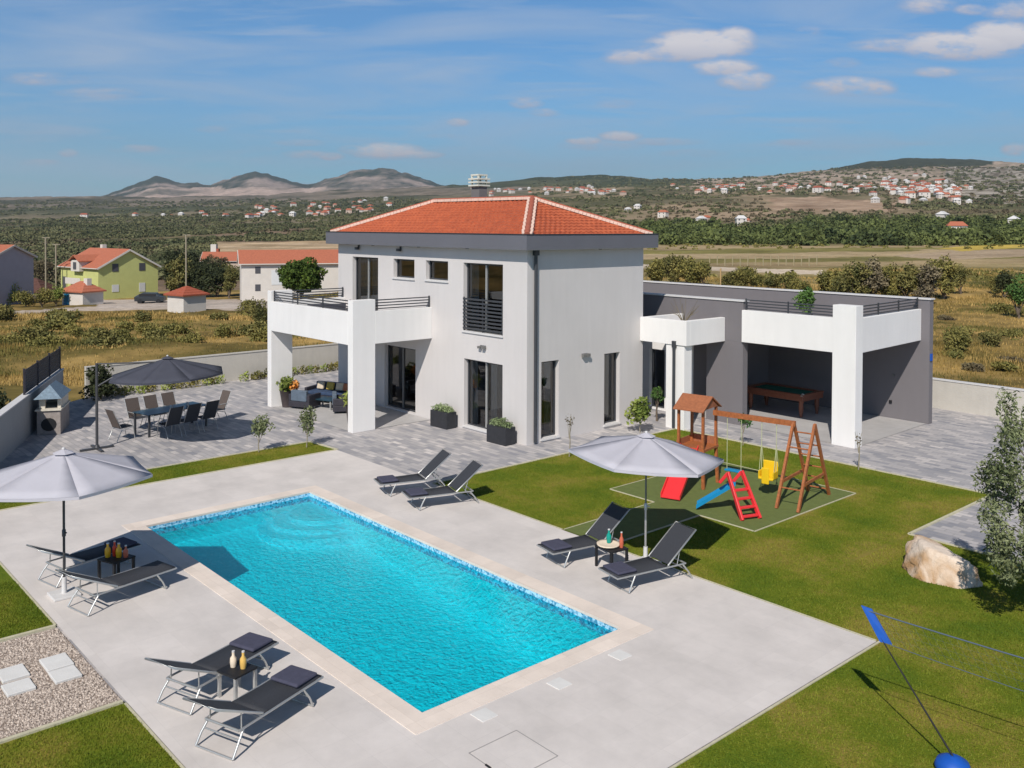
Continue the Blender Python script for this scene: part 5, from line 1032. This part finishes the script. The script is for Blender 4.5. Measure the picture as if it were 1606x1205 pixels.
for i, (u, v, h, w) in enumerate(((1597, 500, 70, 44), (1575, 470, 46, 34), (1560, 462, 30, 24), (1502, 560, 42, 40), (1556, 550, 30, 34))):
    bush(u, v, h, w, ['leaf_green', 'leaf_dark', 'leaf_bush', 'leaf_bush', 'leaf_scrub'][i], ['bright green bush at the right picture edge above the field', 'dark bush left of the one at the right edge', 'small bush at the top of the golden slope', 'dark green weed clump in the golden field right of the garage', 'low weed clump in the golden field near the right edge'][i], None, 540+i, n=1000)
# umbrella pine and trees round the left houses
p, D = T(473, 486); k = D/F
tree('umbrella_pine', 'round crowned green pine in front of the pale grey house', 'tree', p, 78*k, 38*k, M['leaf_pine'], 601, 15000, .17, .35, None, blobs=[(0, 0, 56*k, 33*k, 33*k, 21*k), (-14*k, -5*k, 48*k, 20*k, 20*k, 13*k), (15*k, -4*k, 48*k, 20*k, 20*k, 13*k), (0, -10*k, 60*k, 20*k, 20*k, 11*k), (4*k, 0, 38*k, 26*k, 22*k, 9*k)])
ts = [(268, 462, 52, 34), (285, 466, 60, 44), (305, 466, 56, 40), (322, 466, 52, 40), (342, 466, 54, 42), (358, 464, 48, 36), (275, 440, 46, 34), (300, 436, 40, 36), (330, 432, 30, 30), (360, 468, 50, 24)]
for i, (u, v, h, w) in enumerate(ts):
    bush(u, v, h, w, ['leaf_dark', 'leaf_scrub', 'leaf_dark', 'leaf_dark'][i % 4], 'dark green tree in the dense clump between the two near houses', 'dense trees between the two near houses', 620+i, 'tree', 1800, .12)
for i, (u, v, h, w, m) in enumerate(((20, 478, 34, 30, 'leaf_fresh'), (40, 482, 26, 30, 'leaf_bush'), (66, 482, 30, 32, 'leaf_bush'), (88, 480, 32, 28, 'leaf_fresh'), (68, 452, 44, 36, 'leaf_brown'), (38, 446, 44, 44, 'leaf_brown'), (12, 440, 30, 40, 'leaf_bush'))):
    bush(u, v, h, w, m, 'leafy shrub in the garden left of the lime green house', 'shrubs left of the lime green house', 650+i, n=900)
for i, (u, v, h, w, m) in enumerate(((390, 497, 26, 34, 'leaf_bush'), (404, 508, 36, 36, 'leaf_scrub'), (160, 548, 34, 44, 'leaf_scrub'), (190, 545, 26, 44, 'leaf_bush'), (240, 540, 22, 40, 'leaf_scrub'), (120, 530, 20, 34, 'leaf_bush'), (300, 545, 24, 40, 'leaf_bush'), (350, 530, 22, 34, 'leaf_bush'), (30, 545, 26, 36, 'leaf_bush'), (60, 520, 20, 30, 'leaf_bush'), (225, 506, 18, 34, 'leaf_scrub'), (100, 505, 16, 30, 'leaf_bush'))):
    bush(u, v, h, w, m, 'low straggly bush in the dry field beyond the rear wall', 'bushes in the dry field beyond the rear wall', 670+i, n=700)
# orange and rust trees behind the hidden roof
for i, (u, v, h, w) in enumerate(((318, 424, 20, 30), (345, 432, 26, 34), (300, 420, 18, 28))): bush(u, v, h, w, 'leaf_brown', 'rust brown tree around the hidden orange roof', 'rust trees around the hidden roof', 690+i, 'tree', 900, .2)
# ================================================================ SCATTERED VEGETATION (uncountable)
def dry_grass():
    g = np.random.default_rng(55); n = 420000; U = g.uniform(-200, 1800, n); D = np.exp(g.uniform(math.log(40), math.log(150), n)); V = rowat(U, D); P = P3(U, V, D); 
    z0 = -.04; t = np.clip((D-47)/8, 0, 1); P[:, 2] = np.where(D < 55, P[:, 2]*t+z0*(1-t), P[:, 2])
    hum = (fbm(P[:, 0]*.35, P[:, 1]*.35, 4, 8)-.5)*np.interp(D, [38, 60, 200], [0.1, .7, .0]); P[:, 2] += hum+(fbm(P[:, 0]*.012, P[:, 1]*.012, 5, 3)-.5)*np.interp(D, [60, 150], [0, .6])
    dens = fbm(P[:, 0]*.12, P[:, 1]*.12, 4, 77); row = V
    ok = (~inprop(P[:, 0], P[:, 1])) & (g.uniform(0, 1, n) < np.clip((dens-.3)*3, .15, 1)) & ~((U < 430) & (row < 492)) & ~((U > 830) & (row < 436) & (U < 1300)) & (P[:, 0] < -3)
    margin = (P[:, 0] > -40.5) & (P[:, 0] < -38.9) & (P[:, 1] > 11); ok &= ~margin
    P = P[ok]; D = D[ok]; dens = dens[ok]; n = len(P); h = (g.uniform(.08, .30, n)*np.clip(dens*2, .5, 1.4))*np.interp(D, [40, 150], [.8, 1.3]); w = g.uniform(.02, .05, n)*np.interp(D, [40, 150], [.8, 2.2]); a = g.uniform(0, 6.28, n)
    lx, ly = g.normal(0, .12, n)*h*2, g.normal(0, .12, n)*h*2; V_ = np.empty((n, 3, 3))
    V_[:, 0] = P+np.stack([-np.cos(a)*w, -np.sin(a)*w, a*0-.05], 1); V_[:, 1] = P+np.stack([np.cos(a)*w, np.sin(a)*w, a*0-.05], 1); V_[:, 2] = P+np.stack([lx, ly, h], 1)
    gr = (fbm(P[:, 0]*.16, P[:, 1]*.16, 3, 90) > .53)
    for sel, m, nm in ((~gr, M['dry'], 'dry_grass'), (gr, leafm('weed_green', (.050, .056, .014), (.23, .19, .05), .25), 'wild_grass')):
        q = V_[sel]; o = npmesh(nm, q.reshape(-1, 3), np.arange(3*len(q)).reshape(-1, 3), m, None, False, 3); tag(o, kind='stuff', label='dry golden field grass beyond the walls', cat='grass')
dry_grass()
def scrub(name, label, n, uv, m, size, faces, seed, keep=None, D0=160, D1=4000, asp=.7):
    g = np.random.default_rng(seed); U = g.uniform(uv[0], uv[1], n); D = np.exp(g.uniform(math.log(D0), math.log(D1), n)); V = rowat(U, D); ok = (V > uv[2]) & (V < uv[3])
    P = P3(U, V, D); P[:, 2] += (fbm(P[:, 0]*.012, P[:, 1]*.012, 5, 3)-.5)*np.interp(D, [60, 150, 600, 2000, 4200], [0, .6, 4, 16, 22]); dn = fbm(P[:, 0]*.006, P[:, 1]*.006, 4, seed)
    if keep is not None: ok &= keep(U, V, D, dn)
    P, D = P[ok], D[ok]; n = len(P); s = g.uniform(.6, 1.3, n)*size*np.interp(D, [150, 500, 1500, 4000], [.8, 1.1, 1.8, 3.2])
    d = g.normal(size=(n, faces, 3)); d /= np.linalg.norm(d, axis=2, keepdims=True); d *= g.uniform(.6, 1, (n, faces, 1)); d[..., 2] = np.abs(d[..., 2])*asp
    cen = (P[:, None, :]+d*s[:, None, None]).reshape(-1, 3); V_, Fq = leafverts(cen, np.repeat(s*(.42 if faces < 30 else .30 if faces < 60 else .19 if faces < 150 else .13), faces), g, .8)
    o = npmesh(name, V_, Fq, m); tag(o, kind='stuff', label=label, cat='scrub'); return o
def tanfield(U, V): return (U > 335) & (U < 560) & (V < 404) & (V > 378)
scrub('scrubland', 'dark scrub and olive groves covering the plain on the left', 24000, (-250, 830, 312, 455), M['leaf_far'], 2.1, 50, 5, lambda U, V, D, dn: ~tanfield(U, V) & (dn > .43) & ~((U > 80) & (U < 520) & (V > 440)), 165, 3500)
scrub('scrubland', 'brown and olive bushes mixed into the plain on the left', 4000, (-250, 830, 330, 450), M['leaf_brown'], 1.9, 18, 6, lambda U, V, D, dn: ~tanfield(U, V) & (dn > .48) & (V > 330) & ~((U > 80) & (U < 520) & (V > 440)), 165, 1500)
scrub('tree_belt', 'belt of dark green trees beyond the fields on the right', 1500, (1010, 1800, 352, 385), leafm('leaf_belt', (.030, .046, .016), (.150, .175, .050), .06), 4.6, 260, 7, lambda U, V, D, dn: (dn > .36) | (V > 372), 300, 900, 1.0)
scrub('scrubland', 'scrub scattered over the hillside on the right', 6000, (830, 1800, 262, 356), M['leaf_far'], 2.6, 40, 8, lambda U, V, D, dn: (dn > .40) & ~((V < 331) & (V > 309) & (U > 1205) & (U < 1385)), 500, 4000)
scrub('scrubland', 'brown scrub scattered over the hillside on the right', 3500, (1000, 1800, 262, 350), M['leaf_brown'], 1.9, 16, 9, lambda U, V, D, dn: (dn > .45) & ~((V < 331) & (V > 309) & (U > 1205) & (U < 1385)), 500, 4000)
scrub('field_bushes', 'low bushes between the fields on the right', 500, (1010, 1800, 385, 440), M['leaf_bush'], 1.1, 30, 12, lambda U, V, D, dn: (dn > .5) & ~((U < 1300) & (V > 398) & (V < 432)) & ((V > 430) | (V < 392)), 100, 330)
# ================================================================ FAR VILLAGES
protos = []
for k, (wm, rm) in enumerate(((M['farwhite'], M['rooftile']), (M['farwhite'], M['rooftiled']), (M['farpink'], M['rooftile']), (M['farwhite'], M['cap']))):
    w_, d_, he = (9, 11, 8, 7)[k], (7, 7, 8, 6)[k], (5.5, 6, 4.5, 5)[k]
    b = MB(); b.cur = 0; b.box(-w_/2, w_/2, -d_/2, d_/2, -6, he); b.cur = 1; o_ = .5
    b.add([(-w_/2-o_, -d_/2-o_, he), (w_/2+o_, -d_/2-o_, he), (w_/2+o_, d_/2+o_, he), (-w_/2-o_, d_/2+o_, he), (-w_/2+1.5, 0, he+2.3), (w_/2-1.5, 0, he+2.3)], [(3, 2, 1, 0), (0, 1, 5, 4), (1, 2, 5), (2, 3, 4, 5), (3, 0, 4)]); b.cur = 2
    for x in (-w_/4, w_/4):
        for z in (1.0, 3.6): b.box(x-.5, x+.5, -d_/2-.05, -d_/2+.05, z, z+1.2)
    me = bpy.data.meshes.new('village_house')
    me.from_pydata(b.v, [], b.f); [me.materials.append(m) for m in (wm, rm, W)]; me.polygons.foreach_set('material_index', b.mi); me.update(); protos.append(me)
def village(uvs, label, grp, seed, sc=1.0):
    g = random.Random(seed)
    for (u, v) in uvs:
        p, D = T(u, v); o = bpy.data.objects.new('village_house', g.choice(protos if seed < 5 else protos+[protos[3], protos[3]])); C.objects.link(o); p.z += (fbm(np.array([p.x*.012]), np.array([p.y*.012]), 5, 3)[0]-.5)*np.interp(D, [60, 150, 600, 2000, 4200], [0, .6, 4, 16, 22])
        o.location = p; o.rotation_euler = (0, 0, R_(VIEW+g.uniform(-60, 60))); s = sc*g.uniform(.8, 1.25); o.scale = (s, s, s); tag(o, label, 'house', grp)
village([(132, 343), (212, 340), (256, 340), (268, 340), (284, 341), (316, 340), (322, 341), (350, 338), (354, 341)], 'tiny pale house strung along the foot of the far left plain', 'houses on the far left plain', 1, 1.0)
g = random.Random(77); cl = [(385+g.uniform(0, 230), 0) for _ in range(46)]
village([(u, 338-(u-385)*.05+g.uniform(-10, 7)) for u, _ in cl], 'tiny orange roofed house in the village left of the villa roof', 'village left of the villa roof', 2, 1.05)
village([(735+g.uniform(0, 250), 303-g.uniform(-5, 6)) for _ in range(42)], 'tiny pale house in the village over the villa roof', 'village over the villa roof', 3, 1.1)
village([(1055+g.uniform(0, 100), 298+g.uniform(-4, 6)) for _ in range(20)]+[(1160+g.uniform(0, 200), 292+g.uniform(-3, 12)) for _ in range(26)], 'tiny house with orange roof along the far ridge right of the villa', 'ridge village right of the villa', 4, 1.15)
cl = []
for _ in range(100): u = g.gauss(1440, 52); cl.append((min(1570, max(1340, u)), 301-(u-1440)*-.06+g.gauss(0, 10)))
village([(u, min(322, max(280, v))) for u, v in cl], 'tiny white house packed into the hillside village at the upper right', 'hillside village at the upper right', 5, 1.1)
village([(1100, 352), (1108, 349), (1162, 353), (1170, 351), (1478, 349), (1590, 356), (1040, 340), (1000, 330), (985, 333), (1500, 372)], 'small isolated house among the trees below the ridge on the right', 'scattered houses below the right ridge', 6, .9)
# ================================================================ SKY, SUN, HAZE, CAMERA
SD = Vector((.57, -.92, 1.0)).normalized(); el = math.asin(SD.z); az = math.atan2(SD.x, SD.y)   # az clockwise from +Y
world = bpy.data.worlds.new('World'); bpy.context.scene.world = world; world.use_nodes = True; N = world.node_tree.nodes; L = world.node_tree.links
bg = N['Background']; sky = N.new('ShaderNodeTexSky'); sky.sky_type = 'NISHITA'; sky.sun_disc = False; sky.sun_elevation = el; sky.sun_rotation = az; sky.altitude = 100; sky.air_density = 1.0; sky.dust_density = .6; sky.ozone_density = 2.2
tc = N.new('ShaderNodeTexCoord')
def vmath(op, a, b=None):
    n = N.new('ShaderNodeVectorMath'); n.operation = op
    if hasattr(a, 'links'): L.new(a, n.inputs[0])
    else: n.inputs[0].default_value = a
    if b is not None:
        if hasattr(b, 'links'): L.new(b, n.inputs[1])
        else: n.inputs[1].default_value = b
    return n
def fm(op, a, b=0., c=None, clamp=False):
    n = N.new('ShaderNodeMath'); n.operation = op; n.use_clamp = clamp
    for i, x in enumerate((a, b) if c is None else (a, b, c)):
        if hasattr(x, 'links'): L.new(x, n.inputs[i])
        else: n.inputs[i].default_value = x
    return n.outputs[0]
D0 = tc.outputs['Generated']
# cloud coordinates: azimuth-like and elevation-like angles about the view heading
def dot(v): return vmath('DOT_PRODUCT', D0, tuple(float(x) for x in v)).outputs['Value']
fwd = dot(_f); rgt = dot(_r); upz = dot(_u)
A = fm('DIVIDE', rgt, fm('MAXIMUM', fwd, .05)); Ez = fm('DIVIDE', upz, fm('MAXIMUM', fwd, .05))
cmb = N.new('ShaderNodeCombineXYZ'); L.new(A, cmb.inputs[0]); L.new(fm('MULTIPLY', Ez, 2.3), cmb.inputs[1])
def noise(vec, sc, det, rough, off=(0, 0, 0)):
    mp = N.new('ShaderNodeMapping'); mp.inputs['Location'].default_value = off; L.new(vec, mp.inputs[0]); n = N.new('ShaderNodeTexNoise'); n.inputs['Scale'].default_value = sc; n.inputs['Detail'].default_value = det; n.inputs['Roughness'].default_value = rough; L.new(mp.outputs[0], n.inputs[0]); return n.outputs['Fac']
nA = noise(cmb.outputs[0], 22, 8, .62); nB = noise(cmb.outputs[0], 70, 6, .6, (3, 2, 0))
def px2(u, v): return (u-803)/F, (354-v)/F
tot = None; shade_num = None
CL = [(210, 236, 40, 6, .3), (60, 258, 30, 5, .25), (330, 205, 26, 5, .22), (470, 226, 36, 5, .3), (1240, 222, 30, 5, .22), (700, 215, 30, 4, .2), (70, 128, 60, 9, .34), (150, 150, 60, 9, .3), (1095, 72, 72, 22, 1.0), (1050, 84, 60, 12, .6), (985, 90, 38, 11, .55), (1150, 62, 30, 18, .8), (1135, 106, 48, 12, .75), (1168, 126, 40, 14, .65), (1500, 70, 95, 20, .85), (1565, 58, 55, 24, .95), (1400, 70, 60, 10, .5), (1330, 134, 62, 14, .6), (1370, 138, 30, 10, .5), (1465, 112, 30, 8, .5), (1450, 8, 40, 12, .5), (1590, 16, 50, 14, .5), (1520, 14, 30, 8, .4),
      (605, 238, 52, 12, .85), (650, 244, 40, 6, .6), (560, 236, 26, 7, .5), (480, 244, 34, 6, .4), (518, 247, 20, 6, .4), (915, 221, 26, 7, .6), (972, 214, 30, 8, .65), (1040, 222, 60, 6, .3), (825, 163, 24, 8, .4), (855, 177, 24, 6, .35), (718, 193, 16, 6, .4), (108, 243, 14, 6, .35), (1270, 48, 22, 7, .3), (1592, 232, 22, 10, .5), (1320, 98, 26, 8, .25), (965, 163, 26, 6, .2), (945, 228, 60, 8, .25), (1090, 240, 50, 6, .2)]
dens = None; lit = None
for (u, v, ru, rv, s) in CL:
    a0, e0 = px2(u, v); da = fm('MULTIPLY', fm('SUBTRACT', A, a0), F/ru); de = fm('MULTIPLY', fm('SUBTRACT', Ez, e0), F/rv)
    r2 = fm('ADD', fm('MULTIPLY', da, da), fm('MULTIPLY', de, de)); m_ = fm('MULTIPLY', fm('SUBTRACT', 1.7, r2, clamp=False), s*.8); m_ = fm('MAXIMUM', m_, 0); m_ = fm('MINIMUM', m_, s)
    lt = fm('MULTIPLY', m_, fm('MULTIPLY_ADD', de, .35, .6))
    dens = m_ if dens is None else fm('MAXIMUM', dens, m_); lit = lt if lit is None else fm('MAXIMUM', lit, lt)
edge_ = fm('MULTIPLY_ADD', nA, 2.6, -1.3); edge_ = fm('ADD', edge_, fm('MULTIPLY_ADD', nB, 1.2, -.6))
cl = fm('MULTIPLY', fm('ADD', fm('MULTIPLY', dens, 1.25), fm('MULTIPLY', edge_, fm('MULTIPLY', fm('MINIMUM', dens, .5), 2.6))), .95, clamp=True)
cl = fm('MULTIPLY', cl, .9)
# high thin cirrus
mpc = N.new('ShaderNodeMapping'); mpc.inputs['Rotation'].default_value = (0, 0, R_(9)); mpc.inputs['Scale'].default_value = (1, 3.2, 1); L.new(cmb.outputs[0], mpc.inputs[0])
nc = N.new('ShaderNodeTexNoise'); nc.inputs['Scale'].default_value = 2.6; nc.inputs['Detail'].default_value = 7; nc.inputs['Roughness'].default_value = .55; nc.inputs['Distortion'].default_value = .6; L.new(mpc.outputs[0], nc.inputs[0])
cir = fm('MULTIPLY', fm('SUBTRACT', nc.outputs['Fac'], .45), 3.2, clamp=True); cir = fm('MULTIPLY', cir, .8); cir = fm('MULTIPLY', cir, fm('GREATER_THAN', fwd, .0)); cir = fm('MULTIPLY', cir, fm('LESS_THAN', Ez, .6))
mpd = N.new('ShaderNodeMapping'); mpd.inputs['Rotation'].default_value = (0, 0, R_(-7)); mpd.inputs['Scale'].default_value = (1, 4.5, 1); mpd.inputs['Location'].default_value = (4, 7, 0); L.new(cmb.outputs[0], mpd.inputs[0])
nd = N.new('ShaderNodeTexNoise'); nd.inputs['Scale'].default_value = 5.5; nd.inputs['Detail'].default_value = 9; nd.inputs['Roughness'].default_value = .6; nd.inputs['Distortion'].default_value = .4; L.new(mpd.outputs[0], nd.inputs[0])
cir2 = fm('MULTIPLY', fm('SUBTRACT', nd.outputs['Fac'], .47), 3.4, clamp=True); cir2 = fm('MULTIPLY', fm('MULTIPLY', cir2, fm('LESS_THAN', Ez, .6)), fm('GREATER_THAN', fwd, .0))
cir = fm('MAXIMUM', cir, fm('MULTIPLY', cir2, .62)); cir = fm('MINIMUM', cir, .70)
hs = N.new('ShaderNodeMix'); hs.data_type = 'RGBA'; hs.blend_type = 'MULTIPLY'; hs.inputs[0].default_value = 1; L.new(sky.outputs[0], hs.inputs[6]); hs.inputs[7].default_value = (.45, .90, 1.24, 1)
m1 = N.new('ShaderNodeMix'); m1.data_type = 'RGBA'; L.new(cir, m1.inputs[0]); L.new(hs.outputs[2], m1.inputs[6]); m1.inputs[7].default_value = (4.9, 5.9, 7.5, 1)
cc_ = N.new('ShaderNodeMix'); cc_.data_type = 'RGBA'; L.new(fm('MULTIPLY', lit, 1.5, clamp=True), cc_.inputs[0]); cc_.inputs[6].default_value = (4.6, 4.7, 5.9, 1); cc_.inputs[7].default_value = (8.8, 8.3, 8.4, 1)
m2 = N.new('ShaderNodeMix'); m2.data_type = 'RGBA'; L.new(cl, m2.inputs[0]); L.new(m1.outputs[2], m2.inputs[6]); L.new(cc_.outputs[2], m2.inputs[7])
zr_ = N.new('ShaderNodeMapRange'); zr_.interpolation_type = 'SMOOTHSTEP'; zr_.inputs[1].default_value = .22; zr_.inputs[2].default_value = .75; zr_.inputs[3].default_value = 1; zr_.inputs[4].default_value = .30; L.new(upz, zr_.inputs[0])
mz_ = N.new('ShaderNodeMix'); mz_.data_type = 'RGBA'; mz_.blend_type = 'MULTIPLY'; mz_.inputs[0].default_value = 1; L.new(m2.outputs[2], mz_.inputs[6]); L.new(zr_.outputs[0], mz_.inputs[7])
L.new(mz_.outputs[2], bg.inputs['Color']); bg.inputs['Strength'].default_value = .094
sl_ = bpy.data.lights.new('sun', 'SUN'); sl_.energy = 4.85; sl_.angle = R_(.5); sl_.color = (1.0, .95, .875); so_ = bpy.data.objects.new('sun', sl_); C.objects.link(so_); so_.rotation_euler = SD.to_track_quat('Z', 'Y').to_euler()
HAZE = True
if HAZE:
    hm = bpy.data.materials.new('haze_air'); hm.use_nodes = True; n_ = hm.node_tree.nodes; 
    for q in list(n_): n_.remove(q)
    ho_ = n_.new('ShaderNodeOutputMaterial'); pvn = n_.new('ShaderNodeVolumePrincipled'); pvn.inputs['Density'].default_value = .000060; pvn.inputs['Color'].default_value = (.80, .86, .95, 1); pvn.inputs['Anisotropy'].default_value = .2; hm.node_tree.links.new(pvn.outputs[0], ho_.inputs['Volume'])
    hz = MB().box(-13500, 13500, -13500, 13500, -2200, 1200).build('haze', hm); hz['kind'] = 'stuff'; hz['label'] = 'thin pale air haze over the valley'; hz['category'] = 'haze'
cam = bpy.data.cameras.new('camera'); co_ = bpy.data.objects.new('camera', cam); C.objects.link(co_); cam.sensor_width = 36; cam.sensor_fit = 'HORIZONTAL'; cam.lens = 36*F/1606; cam.shift_y = -(602.5-CY)/1606; cam.clip_start = .1; cam.clip_end = 60000
mw = Matrix.Identity(4)
for i in range(3): mw[i][0] = _r3[i]; mw[i][1] = _u3[i]; mw[i][2] = -_f2[i]
mw[2][3] = EYE; co_.matrix_world = mw
S = bpy.context.scene; S.camera = co_; S.view_settings.view_transform = 'Standard'; S.view_settings.look = 'None'; S.view_settings.exposure = 0; S.view_settings.gamma = 1
S.render.engine = 'CYCLES'; S.cycles.volume_bounces = 0; S.cycles.transparent_max_bounces = 12
